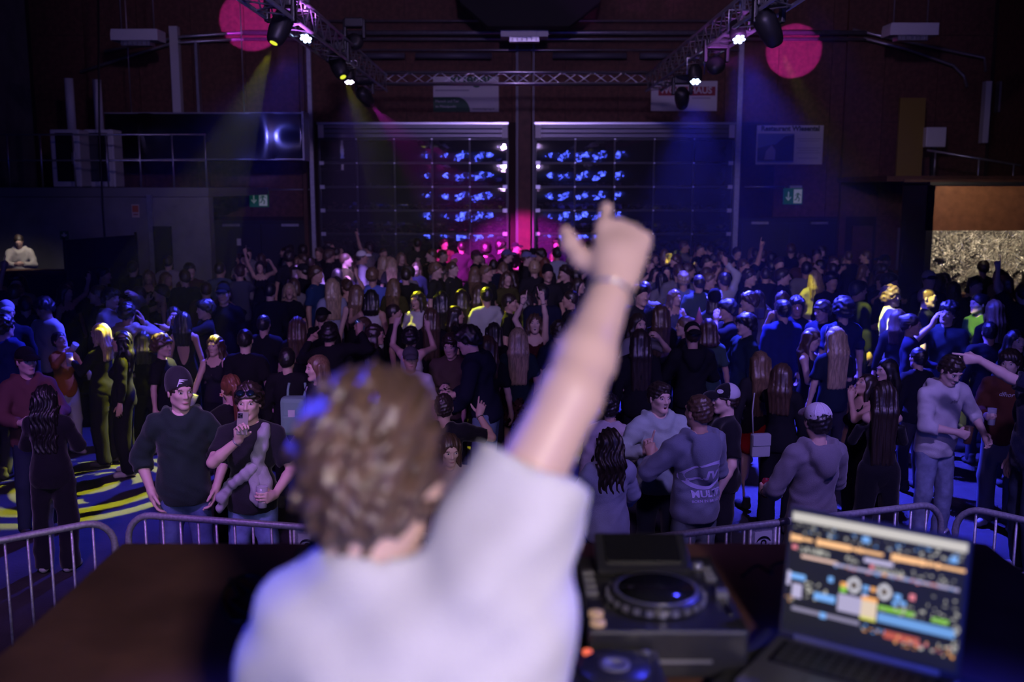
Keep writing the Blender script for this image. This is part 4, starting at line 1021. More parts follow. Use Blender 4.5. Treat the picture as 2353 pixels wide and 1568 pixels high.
par(1698, 90, 12.5, (3.0, 9.3, .5), 'blue', 'glowing blue par lamp under the violet-lit part of right truss')
def mover(px, py, d_, tgt, label, lit=True):
    p = at(px, py, d_); root = tag(empty('moving_head', p), label, 'stage lamp', 'moving heads on the trusses')
    z = TZ - .18 - p.z
    box('base', (0, 0, max(.34, z) - .06), (.30, .24, .14), m_can, root, bev=.02)
    for s in (-1, 1): box('yoke_arm', (s * .15, 0, max(.34, z) / 2 + .02), (.05, .13, max(.30, z - .1)), m_can, root, bev=.015)
    R = (Vector(tgt) - p).to_track_quat('-Z', 'Y').to_matrix()
    hd = MB().lathe([(.075, -.22), (.10, -.18), (.125, -.05), (.125, .10), (.09, .18), (.0, .19)], n=14, R=R).build('head', m_can, root, True)
    MB().lathe([(.046, -.226), (.046, -.215)], n=14, R=R).build('lens', emat('lens_yellow', (.85, .9, .05), 1.0) if lit else mat('lens_dark', (.02, .02, .03), .1), hd, True)
mover(777, 150, 15.6, (-.6, 13.4, .5), 'black moving head above the violet-white par lamp, left truss')
mover(838, 222, 18.8, (-.3, 23, 1.6), 'black moving head hanging at the left end of cross truss')
mover(645, 60, 11.8, (-4.3, 10.1, .3), 'black moving head beside the violet-lit end of left truss')
mover(1567, 225, 17.6, (3.6, 21, 1.5), 'black moving head in front of the red-lettered banner', False)
mover(1645, 150, 14.2, (5.8, 22, 6), 'black moving head hanging at the dark middle of right truss', False)
mover(1765, 62, 11.2, (5.0, 12.4, 1.4), 'black moving head beside the pink spot on the right wall')
mover(815, 95, 16.4, (-5, 24, 7.6), 'black moving head tipped upward against the ceiling rails', False)
# stage lamps reflected in the door panes: thin blue tubes and small white lamps on the stage behind the decks
ORD = ('first', 'second', 'third', 'fourth', 'fifth', 'sixth', 'seventh', 'eighth', 'ninth')
m_tube = emat('blue_led_tube', (.06, .09, 1.0), 60)
for i, (x, z0, z1) in enumerate(((-3.7, 2.6, 4.2), (-2.7, 1.7, 3.6), (-1.9, 2.4, 4.6), (-1.3, 2.8, 4.4), (1.9, 2.6, 4.4), (2.7, 1.9, 3.8), (3.6, 2.9, 4.7), (4.4, 2.0, 3.4), (5.2, 3.2, 4.8))):
    r_ = tag(empty('led_tube', (x, -3.6, .95)), '%s blue led tube from the left along the stage rear' % ORD[i], 'led tube', 'blue led tubes on the stage')
    MB().tube([(0, 0, z0 - .95), (.35 if i % 2 else -.3, 0, (z0 + z1) / 2 - .95), (0, 0, z1 - .95)], .035, 8).build('tube', m_tube, r_, True)
    MB().tube([(0, .05, 0), (0, .05, z1 - .95)], .018, 6).build('stand', m_can, r_, True); box('foot', (0, .05, .02), (.3, .3, .04), m_can, r_)
m_wl = emat('white_stage_lamp', (.85, 1.0, .9), 45)
for i, (x, z) in enumerate(((-1.0, 3.6), (-.35, 4.3), (.9, 3.9), (1.2, 4.5), (.75, 3.2), (-.8, 4.6))):
    r_ = tag(empty('stage_lamp', (x, -3.7, z)), '%s small white lamp on the black stage backdrop' % ORD[i], 'stage lamp', 'white lamps on the stage')
    MB().lathe([(.05, -.02), (.055, .0)], n=10, R=Matrix.Rotation(math.pi / 2, 3, 'X')).build('lens', m_wl, r_, True); box('bracket', (0, .06, .0), (.14, .06, .14), m_can, r_)
# ------------------------------------------------------------------ crowd barrier
m_rail = mat('galvanised_barrier', (.48, .48, .52), .42, metal=.55, noise=.22, scale=60, bump=.2, bscale=150)
_bar = {}
def barrier(a, b, label, sign=None, stripe=None):
    a, b = Vector((a[0], a[1], 0)), Vector((b[0], b[1], 0)); L = (b - a).length; ang = math.atan2(b.y - a.y, b.x - a.x)
    root = tag(empty('crowd_barrier', a, ang), label, 'barrier', 'steel crowd barriers before the stage')
    r = .16; pts = [(.02, 0, .12)]
    pts += [(.02, 0, 1.08 - r)] + [(.02 + r - r * math.cos(t), 0, 1.08 - r + r * math.sin(t)) for t in [i * math.pi / 12 for i in range(1, 7)]]
    pts += [(L - .02 - r + r * math.sin(t), 0, 1.08 - r + r * math.cos(t)) for t in [i * math.pi / 12 for i in range(0, 7)]] + [(L - .02, 0, .12)]
    MB().tube(pts, .021, 10).build('top_frame', m_rail, root, True)
    MB().tube([(.02, 0, .18), (L - .02, 0, .18)], .018, 8).build('bottom_rail', m_rail, root, True)
    n = int((L - .2) / .118)
    if 'bar' not in _bar:
        o = MB().tube([(0, 0, .18), (0, 0, 1.07)], .0085, 6).build('bar', m_rail, root, True); _bar['bar'] = o.data; o.location = (.14, 0, 0)
        rng = range(1, n + 1)
    else: rng = range(n + 1)
    for i in rng:
        x = .14 + i * (L - .28) / n
        if sign is not None and abs(x - sign) < .085: continue
        o = bpy.data.objects.new('bar', _bar['bar']); COL.objects.link(o); o.parent = root; o.location = (x, 0, 0)
    for x in (.3, L - .3): MB().tube([(x, -.28, .02), (x, -.2, .16), (x, .2, .16), (x, .28, .02)], .018, 8).build('foot', m_rail, root, True)
    MB().tube([(L - .02, 0, .86), (L + .035, 0, .90), (L + .05, 0, .86), (L + .045, 0, .78)], .010, 8).build('hook', m_rail, root, True)
    if sign is not None:
        for s in (-1, 1): MB().tube([(sign + s * .085, 0, .18), (sign + s * .085, 0, 1.07)], .011, 8).build('sign_bar', m_rail, root, True)
        sp_ = box('sign_plate', (sign, 0, .92), (.165, .006, .28), m_rail, root)
        st = box('sticker', (sign, -.005, .975), (.115, .004, .125), m_print, sp_)
        dk = mat('sticker_black', (.01, .01, .012), .5); c0 = (sign, -.010, .975)
        def arc(r0, r1, a0, a1, nm, cy=0.0, sx=1.0):
            V = []; n_ = 14
            for i in range(n_ + 1):
                t = a0 + (a1 - a0) * i / n_; f = .35 + .65 * math.sin(math.pi * i / n_) if nm == 'lid' else 1
                V += [(c0[0] + math.cos(t) * r1 * sx, c0[1], c0[2] + cy + math.sin(t) * r1), (c0[0] + math.cos(t) * (r1 - (r1 - r0) * f) * sx, c0[1], c0[2] + cy + math.sin(t) * (r1 - (r1 - r0) * f))]
            mesh_obj(nm, V, [(i * 2, i * 2 + 1, i * 2 + 3, i * 2 + 2) for i in range(n_)], dk, st, False)
        arc(.030, .046, .25, 2.9, 'lid', -.010, 1.1); arc(.010, .021, -.6, 3.6, 'pupil', -.006); arc(.034, .046, -1.45, -.45, 'lid', .004)
    if stripe is not None:
        for i in range(5): MB().tube([(stripe + i * .07, 0, 1.081), (stripe + .07 + i * .07, 0, 1.081)], .0225, 10).build('tape', mat('tape_white', (.6, .6, .62), .5) if i % 2 else mat('tape_dark', (.02, .02, .03), .4), root, True)
    return root
def ext(p, q, L):
    p, q = Vector(p), Vector(q); return p, p + (q - p).normalized() * L
z1 = 1.08
def rp(px, py): d_ = depth_for(py, z1); v = at(px, py, d_); return (v.x, v.y)
p, q = ext(rp(268, 1192), rp(0, 1243), 2.3); barrier(q, p, 'galvanised barrier section nearest the yellow floor light, behind table corner')
p, q = ext(rp(285, 1181), rp(740, 1215), 2.3); barrier(p, q, 'galvanised barrier section before the man filming with his phone', sign=1.20)
p, q = ext(rp(2172, 1156), rp(1600, 1224), 2.3); barrier(q, p, 'galvanised barrier section behind the laptop, with striped tape on rail', sign=.98, stripe=1.08)
p, q = ext(rp(2192, 1160), rp(2353, 1196), 2.3); barrier(p, q, 'galvanised barrier section angling away right of the laptop')
# ------------------------------------------------------------------ table and decks
TBZ = 2.05
m_table = mat('brown_ply_table', (.13, .060, .052), .55, noise=.25, scale=6)
xl = at(280, 1248, depth_for(1248, TBZ)).x; yf = depth_for(1248, TBZ); yn = 1.52; xr = 1.36
tb = tag(empty('dj_table', ((xl + xr) / 2, (yf + yn) / 2, 0.95)), 'wide brown wooden table carrying the decks and laptop', 'table')
w, dd = xr - xl, yf - yn
box('table_top', (0, 0, TBZ - 0.95 - .02), (w, dd, .04), m_table, tb, bev=.006)
for sx in (-1, 1):
    for sy in (-1, 1): box('leg', (sx * (w / 2 - .08), sy * (dd / 2 - .08), (TBZ - .99) / 2), (.06, .06, TBZ - .99), m_dark, tb)
box('front_cloth', (0, dd / 2 - .02, (TBZ - .99) / 2), (w - .02, .01, TBZ - .99), m_black_cloth, tb)
m_deck = mat('black_deck_plastic', (.022, .022, .026), .32, bump=.05, bscale=300); m_gloss = mat('gloss_black', (.01, .01, .012), .12); m_key = mat('grey_key', (.16, .16, .17), .4); m_silver = mat('silver_ring', (.42, .42, .45), .3, metal=.7)
def deck(loc, rz, label):
    r_ = tag(empty('media_player', loc, rz), label, 'media player', 'dj media players on the table')
    W_, D_, H_ = .33, .415, .105
    b_ = box('body', (0, 0, H_ / 2 + .012), (W_, D_, H_), m_deck, r_, bev=.008)
    zt = H_ + .012
    box('rim', (0, 0, zt - .004), (W_ - .004, D_ - .004, .006), mat('deck_blue_black', (.03, .03, .05), .18), b_)
    jw = MB().lathe([(.104, 0), (.106, .008), (.100, .022), (.092, .026), (.0, .026)], (-.005, -.055, zt), 40).build('jog_wheel', m_deck, r_, True)
    MB().lathe([(.084, 0), (.084, .004), (.0, .004)], (-.005, -.055, zt + .025), 36).build('jog_plate', m_gloss, jw, True)
    MB().lathe([(.092, 0), (.092, .002), (.085, .002), (.085, 0)], (-.005, -.055, zt + .0255), 36).build('jog_ring', m_silver, jw, True)
    for k in range(24):
        t = k * math.pi / 12; MB().box((-.005 + .1045 * math.cos(t), -.055 + .1045 * math.sin(t), zt + .012), (.008, .012, .012), Matrix.Rotation(t, 3, 'Z')).build('finger_dimple', m_silver, jw)
    Rs = Matrix.Rotation(math.radians(24), 3, 'X')
    sc = box('display_hump', (-.012, .138, zt + .022), (.22, .125, .045), m_deck, r_, Rs, .006)
    box('display', (-.012, .134, zt + .048), (.175, .090, .004), m_gloss, sc, Rs)
    for k in range(4): box('key', (-.085 + k * .045, .190, zt + .052), (.03, .010, .006), m_key, sc, Rs)
    for k in range(2): MB().lathe([(.016, 0), (.016, .008), (.0, .008)], (-.142, -.135 - k * .045, zt), 14).build('play_button', mat('lit_amber', (.3, .2, .12), .4, emit=(1, .6, .4), estr=.25), r_, True)
    for k in range(4): box('button', (-.142, -.02 + k * .038, zt + .003), (.026, .018, .008), m_key, r_)
    MB().lathe([(.014, 0), (.012, .018), (.0, .018)], (.118, .12, zt), 12).build('browse_knob', m_silver, r_, True)
    box('pitch_slot', (.142, -.06, zt + .001), (.012, .15, .003), m_gloss, r_); box('pitch_fader', (.142, -.04, zt + .009), (.026, .022, .016), m_key, r_)
    for k in range(3): box('button', (.138, .06 + k * .03, zt + .003), (.024, .014, .008), m_key, r_)
    box('front_slot', (0, -D_ / 2 - .001, .05), (.18, .004, .006), m_silver, r_)
    for sx in (-1, 1):
        for sy in (-1, 1): MB().lathe([(.018, 0), (.02, .014)], (sx * .13, sy * .17, 0), 10).build('foot', m_gloss, r_, True)
    return r_
c = at(1512, 1340, 2.07); deck((c.x, 2.12, TBZ), 0, 'black dj media player with large jog wheel left of the laptop')
c2 = at(632, 1330, 2.15); deck((c2.x + .165, 2.18, TBZ), 0, 'black dj media player mostly hidden behind the dj')
mx = tag(empty('dj_mixer', ((c.x + c2.x + .165) / 2, 2.15, TBZ)), 'black dj mixer hidden behind the dj between the media players', 'mixer')
mb_ = box('body', (0, 0, .05), (.32, .38, .10), m_deck, mx, bev=.008)
for i in range(4):
    for j in range(4): MB().lathe([(.011, 0), (.009, .018), (0, .018)], (-.105 + i * .07, .13 - j * .055, .10), 10).build('knob', m_key, mx, True)
    box('fader', (-.105 + i * .07, -.11, .108), (.022, .014, .016), m_silver, mx)
e = at(1415, 1515, 1.74)
fx = tag(empty('effects_controller', (e.x, 1.745, TBZ)), 'small black effects controller with red lights in front of the media player', 'controller')
zt = .085; box('body', (0, 0, .045), (.20, .30, .08), m_deck, fx, bev=.008)
jw = MB().lathe([(.070, 0), (.072, .006), (.066, .014), (.0, .014)], (.005, .055, zt), 32).build('dial', m_deck, fx, True); MB().lathe([(.030, 0), (.030, .004), (.018, .004), (.018, .001), (0, .001)], (.005, .055, zt + .014), 24).build('dial_centre', m_key, jw, True)
for k, x in enumerate((-.078, -.042)): MB().lathe([(.0095, 0), (.0095, .006), (.0, .006)], (x, .132, zt), 14).build('indicator', emat('red_led', (1, .16, .08), 1.1), fx, True)
MB().lathe([(.008, 0), (.008, .005), (.0, .005)], (.075, .132, zt), 12).build('indicator', m_key, fx, True)
for k in range(4):
    box('pad', (-.06 + k * .042, -.045, zt + .003), (.034, .016, .008), mat('pad_blue', (.06, .07, .2), .35, emit=(.12, .2, 1), estr=.15) if k else m_key, fx)
    for j in range(2): box('pad', (-.06 + k * .042, -.085 - j * .032, zt + .003), (.034, .022, .008), mat('pad_red', (.4, .10, .10), .4, emit=(1, .2, .2), estr=.12) if k == 0 else mat('pad_lilac', (.18, .16, .24), .4), fx)
# laptop on a low stand
hl = at(1812, 1428, 2.02); hr = at(2178, 1505, 1.84)
ax = (hr - hl); ax.z = 0; lw = .365; axn = ax.normalized(); rz = math.atan2(axn.y, axn.x)
hc_ = (hl + hr) / 2; zb = TBZ + .052
lp = tag(empty('laptop', (hc_.x, hc_.y, zb), rz), 'open laptop with glowing track software turned toward the dj', 'laptop')
box('base', (0, -.12, -.008), (lw, .245, .016), mat('laptop_grey', (.16, .16, .18), .4, metal=.6), lp, bev=.004)
kb = box('keyboard', (0, -.075, .001), (lw - .05, .105, .003), m_gloss, lp)
for r0 in range(5):
    for c0 in range(13): MB().box((-.138 + c0 * .023, -.035 - r0 * .0205, .004), (.019, .0165, .003)).build('key', mat('laptop_key', (.03, .03, .035), .5), kb)
box('trackpad', (0, -.185, .001), (.13, .075, .002), mat('trackpad_grey', (.12, .12, .13), .3), lp)
Rl = Matrix.Rotation(math.radians(-17), 3, 'X')
lid = empty('lid', (0, .004, .0)); lid.parent = lp; lid.rotation_euler = (math.radians(-9), 0, 0); lid.scale = (1, 1, 1.13)
box('lid_shell', (0, .006, .124), (lw, .008, .248), mat('laptop_lid', (.10, .10, .12), .4, metal=.5), lid, bev=.003)
box('hinge', (0, .0, .004), (lw * .8, .014, .012), m_steel, lid)
GX, GY = 132, 84
img = np.zeros((GY, GX, 3), np.float32) + .012
rr = np.random.RandomState(5)
def R_(x0, y0, x1, y1, c, s=1.0): img[int(y0 * GY):max(int(y0 * GY) + 1, int(y1 * GY)), int(x0 * GX):max(int(x0 * GX) + 1, int(x1 * GX))] = np.array(c) * s
R_(0, 0, 1, .075, (.62, .58, .54))
def dots(x0, y0, x1, y1, n, cols, w=.012, h=.014):
    for _ in range(n):
        x, y = rr.uniform(x0, x1), rr.uniform(y0, y1); R_(x, y, x + w * rr.uniform(.6, 1.6), y + h, cols[rr.randint(len(cols))], rr.uniform(.35, 1))
WH, OR, BL, GR, LI, PK = (.62, .60, .52), (1, .45, .12), (.2, .45, .95), (.25, .6, .05), (.55, .5, .75), (.85, .25, .3)
dots(.02, .085, .98, .165, 80, [WH, WH, BL, WH]); R_(.43, .10, .47, .15, BL); R_(.92, .12, .96, .17, BL)
for x0, x1, y in ((.0, .14, .19), (.16, .56, .19), (.60, 1.0, .19)):
    for i in range(int(x0 * GX), int(x1 * GX)):
        t = (i / GX - x0) / (x1 - x0); hh = (1 - .6 * t) * .030 * rr.uniform(.75, 1.1); R_(i / GX, y + .03 - hh, (i + 1) / GX, y + .03 + hh, (1, .55, .25), 1.1)
R_(.02, .275, .05, .31, PK); dots(.05, .275, .24, .315, 50, [WH]); R_(.45, .265, .62, .305, LI); dots(.34, .28, .42, .33, 10, [WH]); R_(.49, .315, .51, .35, PK); dots(.51, .315, .68, .35, 40, [WH])
R_(.08, .355, .30, .375, (.9, .6, .5)); R_(.28, .36, .98, .385, LI, .8); dots(.28, .36, .98, .385, 30, [OR, PK, BL]); dots(.72, .29, .97, .345, 16, [WH])
for cx in (.40, .575):
    yy, xx = np.mgrid[0:GY, 0:GX]; q = np.hypot((xx / GX - cx) * 1.55, yy / GY - .50); img[(q < .062) & (q > .034)] = (.62, .60, .66); img[q < .014] = (.4, .3, .2)
for x, y, c in ((.25, .48, BL), (.46, .49, BL), (.455, .55, BL), (.33, .50, OR), (.33, .54, GR), (.64, .51, BL), (.63, .56, BL), (.67, .55, BL), (.50, .49, OR), (.72, .48, PK)): R_(x, y, x + .035, y + .045, c)
R_(.02, .52, .12, .57, BL); R_(.0, .50, .03, .62, LI); R_(.04, .60, .10, .72, LI, .9); dots(.12, .56, .24, .70, 26, [WH]); R_(.18, .64, .31, .70, BL); dots(.0, .70, .06, .75, 8, [OR, WH])
R_(.32, .60, .46, .74, LI, .8); R_(.46, .58, .55, .76, (.75, .6, .45)); R_(.46, .58, .55, .61, OR); R_(.46, .74, .55, .77, (.7, .7, .1)); R_(.56, .62, .76, .66, GR); R_(.56, .68, .98, .755, BL, .8); R_(.85, .63, .94, .66, GR); dots(.56, .57, .98, .67, 26, [WH]); dots(.75, .44, .98, .60, 10, [WH])
R_(.05, .79, .46, .83, LI, .45); R_(.22, .79, .26, .84, BL); dots(.44, .80, .62, .85, 16, [WH, OR, BL]); R_(.60, .82, .80, .88, (.5, .1, .06)); dots(.66, .82, .98, .90, 46, [WH, OR, PK]); dots(.97, .55, 1, .88, 20, [WH]); R_(0, .93, 1, 1, (.01, .01, .015))
V = [(-lw / 2 + .008 + (lw - .016) * i / GX, -.0005, .238 - .226 * j / GY) for j in range(GY + 1) for i in range(GX + 1)]
F = [(j * (GX + 1) + i, (j + 1) * (GX + 1) + i, (j + 1) * (GX + 1) + i + 1, j * (GX + 1) + i + 1) for j in range(GY) for i in range(GX)]
so = mesh_obj('screen', V, F, None, lid, False)
ca = so.data.color_attributes.new('px', 'FLOAT_COLOR', 'CORNER'); cl = np.repeat(np.concatenate([img.reshape(-1, 3), np.ones((GX * GY, 1), np.float32)], 1), 4, axis=0); ca.data.foreach_set('color', cl.astype(np.float32).ravel())
ms, N, L, b_ = _nt('laptop_screen'); at_ = N.new('ShaderNodeAttribute'); at_.attribute_name = 'px'; L.new(at_.outputs['Color'], b_.inputs['Emission Color']); b_.inputs['Emission Strength'].default_value = 1.0; b_.inputs['Base Color'].default_value = (.01, .01, .01, 1); b_.inputs['Roughness'].default_value = .4
ms.cycles.emission_sampling = 'NONE'; so.data.materials.append(ms)
st = tag(empty('laptop_case', (hc_.x, hc_.y, TBZ), rz), 'flat black padded case under the open laptop', 'case'); box('pad', (.0, -.11, .018), (lw + .10, .36, .036), mat('case_black', (.012, .012, .012), .8), st, bev=.014)
# cables
m_cab = mat('black_cable', (.012, .012, .014), .5)
def cable(pts, label, r_=.004):
    P = [Vector(p) for p in pts]; out = []
    for i in range(len(P) - 1):
        a, b = P[max(i - 1, 0)], P[i]; c, d = P[i + 1], P[min(i + 2, len(P) - 1)]
        for t in [k / 6 for k in range(6)]:
            out.append(.5 * ((2 * b) + (c - a) * t + (2 * a - 5 * b + 4 * c - d) * t * t + (3 * b - a - 3 * c + d) * t ** 3))
    out.append(P[-1]); o = MB().tube(out, r_, 6).build('cable', m_cab, None, True); tag(o, label, 'cable')
T_ = lambda px, py: (lambda v: (v.x, v.y, TBZ + .005))(at(px, py, depth_for(py, TBZ + .005)))
cable([T_(1705, 1325), T_(1740, 1300), T_(1772, 1318), T_(1776, 1300), T_(1835, 1285)], 'thin black cable running from media player to the laptop')
cable([T_(1520, 1530), T_(1570, 1535), T_(1620, 1505), T_(1660, 1485)], 'thin black cable lying in front of the media player')
for k, (lab, off) in enumerate((('looped black cable lying on the table beside the dj', 0), ('second black cable loop crossing the first beside the dj', 40))):
    cable([T_(640, 1350 - off * .3), T_(590, 1325 + off), T_(545 - off * .4, 1330), T_(510 + off, 1370), T_(530, 1425 - off), T_(590, 1420), T_(640, 1390 + off * .4)], lab, .005)
pc = at(470, 1555, 1.68); o = tag(empty('headphones', (pc.x, 1.70, TBZ)), 'black headphones lying on the table by the dj elbow', 'headphones')
MB().tube([(.09 * math.cos(t), .09 * math.sin(t), .02) for t in [i * math.pi / 12 for i in range(13)]], .012, 8).build('band', m_gloss, o, True)
for s in (-1, 1): MB().lathe([(.045, -.018), (.05, 0), (.045, .018), (.0, .02)], (s * .09, -.01, .05), 16, Matrix.Rotation(math.pi / 2, 3, 'Y')).build('ear_cup', m_deck, o, True)
# ------------------------------------------------------------------ dj
DJY = 1.30
hcw = at(862, 1098, DJY)
sp = dict(top='djtee', tc=(.70, .70, .72), hair='djhair', hc='djbrown', bot='jeans', bc=(.05, .06, .09), face=180, yaw=0, pitch=8, skin='c', seed=3,
          aR=('up', dict(w=(.38, -.38, 1.86), pole=(1, -.1, -.15), shape='gun', hd=(.05, -.62, .8), th=(-1, 0, .35))), aL='hold2', lean=6, side=7, shd={1: (-.02, 0, -.035)}, armr=.96, rot=-16, slv=.60, neckl=.092, wid=.86)
LOD.append(dict(head=.006, hand=.005, arm=.008, top=.011, leg=.03, hair=.0062, core=.04))
def place_dj():
    S = skeleton(sp); hc = S['hc']; h = hcw.z - 0.95; sc = h / hc[2]
    rz = math.radians(180 + sp['rot']); c, s = math.cos(rz), math.sin(rz)
    off = Vector((hc[0] * c - hc[1] * s, hc[0] * s + hc[1] * c, 0)) * sc
    mw = (Matrix.Translation((hcw.x - off.x, DJY - off.y, 0.95)) @ Matrix.Rotation(rz, 4, 'Z') @ Matrix.Scale(sc, 4)).inverted()
    sp['joints'] = {-1: (np.array(mw @ at(1312, 905, 1.32)), np.array(mw @ at(1408, 655, 1.47)))}
    M = body_meshes(sp, 3)
    return assemble(sp, M, (hcw.x - off.x, DJY - off.y, 0.95), rz, sc, 0, 'dj in a white t-shirt seen from behind, one arm raised pointing'), sc
DJ, DJS = place_dj()
a = DJ['S']['arm'][-1]
o = MB().tube([tuple(a['wr'] - a['fd'] * .02 + (np.cross(a['fd'], a['t']) * math.sin(t) + (a['t']) * math.cos(t)) * .0315) for t in [i * math.pi / 10 for i in range(20)] + [0]], .0022, 6, False).build('bracelet', m_alu, DJ['root'], True)
# ------------------------------------------------------------------ crowd
K = (.012, .012, .016); K2 = (.022, .022, .028); WH_ = (.62, .62, .64); GY_ = (.22, .22, .24); NV = (.012, .015, .038); DN = (.09, .13, .26); DK = (.03, .04, .07); BE = (.38, .33, .26); BR = (.09, .05, .035); GN = (.02, .035, .03)
PLACED = []; KD = 1.17
def put(px, py, face, label, h=None, d=None, group=None, lod=None, arche=None, **sp):
    if d is not None: d = d * KD
    sp['face'] = face; fem = sp.get('fem', 0)
    extra = {'curly': .015, 'afro': .035, 'mop': .015}.get(sp.get('hair'), .008) + (.015 if sp.get('hat') else 0)
    sp.setdefault('seed', int(px * 7 + py * 3) % 9973)
    sp.setdefault('skin', 'abc'[sp['seed'] % 3])
    if d is None:
        base = h or (1.66 if fem else 1.79)
        best = None
        for dh in (0, .02, -.02, .04, -.04, .06, -.06, .09, -.09, .12, -.12):
            hh = base + dh; dd = depth_for(py, hh + extra); x = at(px, py, dd).x
            gap = min([math.hypot(x - q[0], dd - q[1]) for q in PLACED] or [9])
            sc_ = min(gap, .50) - abs(dh) * .6
            if dd > 23.8 or dd < 4: sc_ -= 5
            if best is None or sc_ > best[0]: best = (sc_, hh, dd)
        _, hh, dd = best
    else:
        best = None
        for o_ in ((0,) if d < 8.9 else (0, .15, -.15, .3, -.3, .45, -.45, .6, -.6, .8)):
            x = at(px, py, d + o_).x; gap = min([math.hypot(x - q[0], d + o_ - q[1]) for q in PLACED] or [9]); sc_ = min(gap, .48) - abs(o_) * .12
            if best is None or sc_ > best[0]: best = (sc_, d + o_)
        dd = best[1]
    dd = min(dd, 23.8)
    rz = math.radians(face)
    if lod is None: lod = 0 if dd < 8.3 else 1 if dd < 13.6 else 2
    M = body_meshes(sp, lod)
    S = M['S']; hx, hy, hz = S['hc']; c_, s_ = math.cos(rz), math.sin(rz)
    s = (at(px, py, dd).z - extra * .6) / (hz + .124 * S['R'][2][2] + .02 * (1 - S['R'][2][2]))
    s = min(max(s, .82), 1.13)
    x = at(px, py, dd).x - (hx * c_ - hy * s_) * s; y = dd - (hx * s_ + hy * c_) * s
    PLACED.append((x, y, px, py, dd))
    return assemble(sp, M, (x, y, 0), rz, s, lod, label, group)
P = {}
# ---- along the barrier
P['beanie'] = put(412, 856, 14, 'young man in dark beanie and green hoodie, hands in jean pockets', d=5.82, top='hoodie', tc=(.022, .040, .036), hood=1, slv=1.35, hat='beanie', hatc=(.035, .035, .042), hair='short', hc='dark', bot='jeans', bc=(.10, .15, .30), denim=1, aR='pocket', aL='pocket', yaw=26, pitch=2, skin='c')
P['filmer'] = put(570, 884, 2, 'man in black t-shirt filming with his phone before his face', d=5.72, top='tee', tc=K2, hair='curly', hc='dark', bot='jeans', bc=(.18, .26, .45), denim=1, aR=('phone', dict(w=(.012, -.27, 1.43), pole=(1, .1, -.9), hd=(-.15, -.2, 1), th=(-.6, .3, .5))), aL=('hold', dict(w=(.20, -.20, 1.02), hd=(-.5, -1, .05))), skin='c')
P['blackhair'] = put(103, 886, 185, 'woman with long black hair in a black jacket, seen from behind', d=6.55, fem=1, top='jacket', tc=K, hair='wavy', ln=.46, hc='black', bot='wide', bc=K, aL='hold', aR='hold', sc=(.4, .4, .4))
P['capmauve'] = put(58, 797, 38, 'man in black cap and mauve hoodie looking sideways', d=7.3, top='hoodie', tc=(.16, .07, .07), hat='cap', hatc=K, hair='short', hc='brown', aR='hold', aL='hold', yaw=12, skin='c', bc=DK)
P['cardigan'] = put(1032, 1028, 20, 'woman in beige cardigan holding a phone sideways, beside the dj head', d=5.5, fem=1, top='cardigan', tc=(.52, .44, .36), hair='long', ln=.34, hc='brown', aR=('phone', dict(w=(.02, -.36, 1.22), hd=(-.9, -.5, .3), th=(0, 0, 1), shape='claw')), aL=('phone', dict(w=(.16, -.38, 1.22), hd=(-.3, -.5, .9), th=(-1, 0, .2), shape='claw')), pitch=12, skin='c', bc=DK)
P['darkgirl'] = put(1205, 1048, 10, 'dark-haired woman half hidden behind the dj raised sleeve', d=5.75, fem=1, top='sweat', tc=K2, hair='long', ln=.4, hc='dark', bc=K)
P['mint'] = put(1517, 880, 12, 'laughing boy in pale mint hoodie raising a finger', d=6.25, top='hoodie', tc=(.42, .52, .50), hood=1, hair='crop', hc='dark', aR=('up', dict(w=(.20, -.26, 1.26), hd=(-.1, -.1, 1), th=(-1, 0, 0), pole=(1, .2, -.8))), aL=('fist', dict(w=(.10, -.30, 1.24))), yaw=12, mouth=1, bc=DK, skin='c')
P['multi'] = put(1605, 908, 206, 'young man in grey-blue hoodie printed with an oval emblem, back turned', d=5.62, top='hoodie', tc=(.17, .19, .26), hood=2, slv=1.75, hair='fade', hc='brown', aL=('fist', dict(w=(.17, -.30, 1.24), pole=(1, .3, -.7))), aR='hold', yaw=4, bot='jeans', bc=(.12, .15, .17), denim=1, skin='b')
P['trucker'] = put(1668, 882, 278, 'boy in black t-shirt and black and white trucker cap, face turned away', d=6.3, top='tee', tc=K, hat='cap', hatc=K, hair='short', hc='dark', aL='down2', aR='down', yaw=-6, bc=K, skin='c')
P['meshcap'] = put(1879, 926, 200, 'man in grey hooded jacket and white mesh cap, seen from behind', d=5.45, top='hoodie', tc=(.17, .16, .19), hood=1, hat='meshcap', hatc=(.52, .48, .56), brimc=(.10, .07, .10), hair='short', hc='black', aL=('hold', dict(w=(.20, -.28, 1.05))), aR='hold', bot='wide', bc=(.06, .06, .07), slv=1.5, yaw=-8)
P['bluejacket'] = put(1400, 985, 190, 'woman in pale blue jacket with dark wavy hair beside the dj sleeve', d=5.55, fem=1, top='jacket', tc=(.36, .40, .56), hair='wavy', ln=.36, hc='dark', aR=('hold', dict(w=(.24, -.26, 1.02))), aL='hold', bc=DK)
P['offshoulder'] = put(1402, 906, 170, 'woman with dark braided hair and off-shoulder white top', d=6.5, fem=1, top='sweat', tc=(.52, .46, .52), hair='bun', hc='black', bc=K)
P['cream'] = put(2187, 822, 16, 'man in cream hoodie and pale jeans looking down at a brown cup', d=6.95, top='hoodie', tc=(.62, .60, .58), hood=1, slv=1.42, hair='crop', hc='dark', bot='jeans', bc=(.24, .28, .40), denim=1, aR=('hold2', dict(w=(.02, -.25, 1.14), hd=(-1, -.4, -.35))), aL=('down2', dict(w=(.30, -.22, 1.08))), pitch=24, lean=9, sc=(.5, .5, .5))
P['longback'] = put(2032, 876, 176, 'woman with very long straight dark hair in black dress, back turned', d=6.65, fem=1, top='dress', tc=K, slv=1.93, hair='long', ln=.62, hc='dark', bot='wide', bc=K, aR='hold', aL='hold')
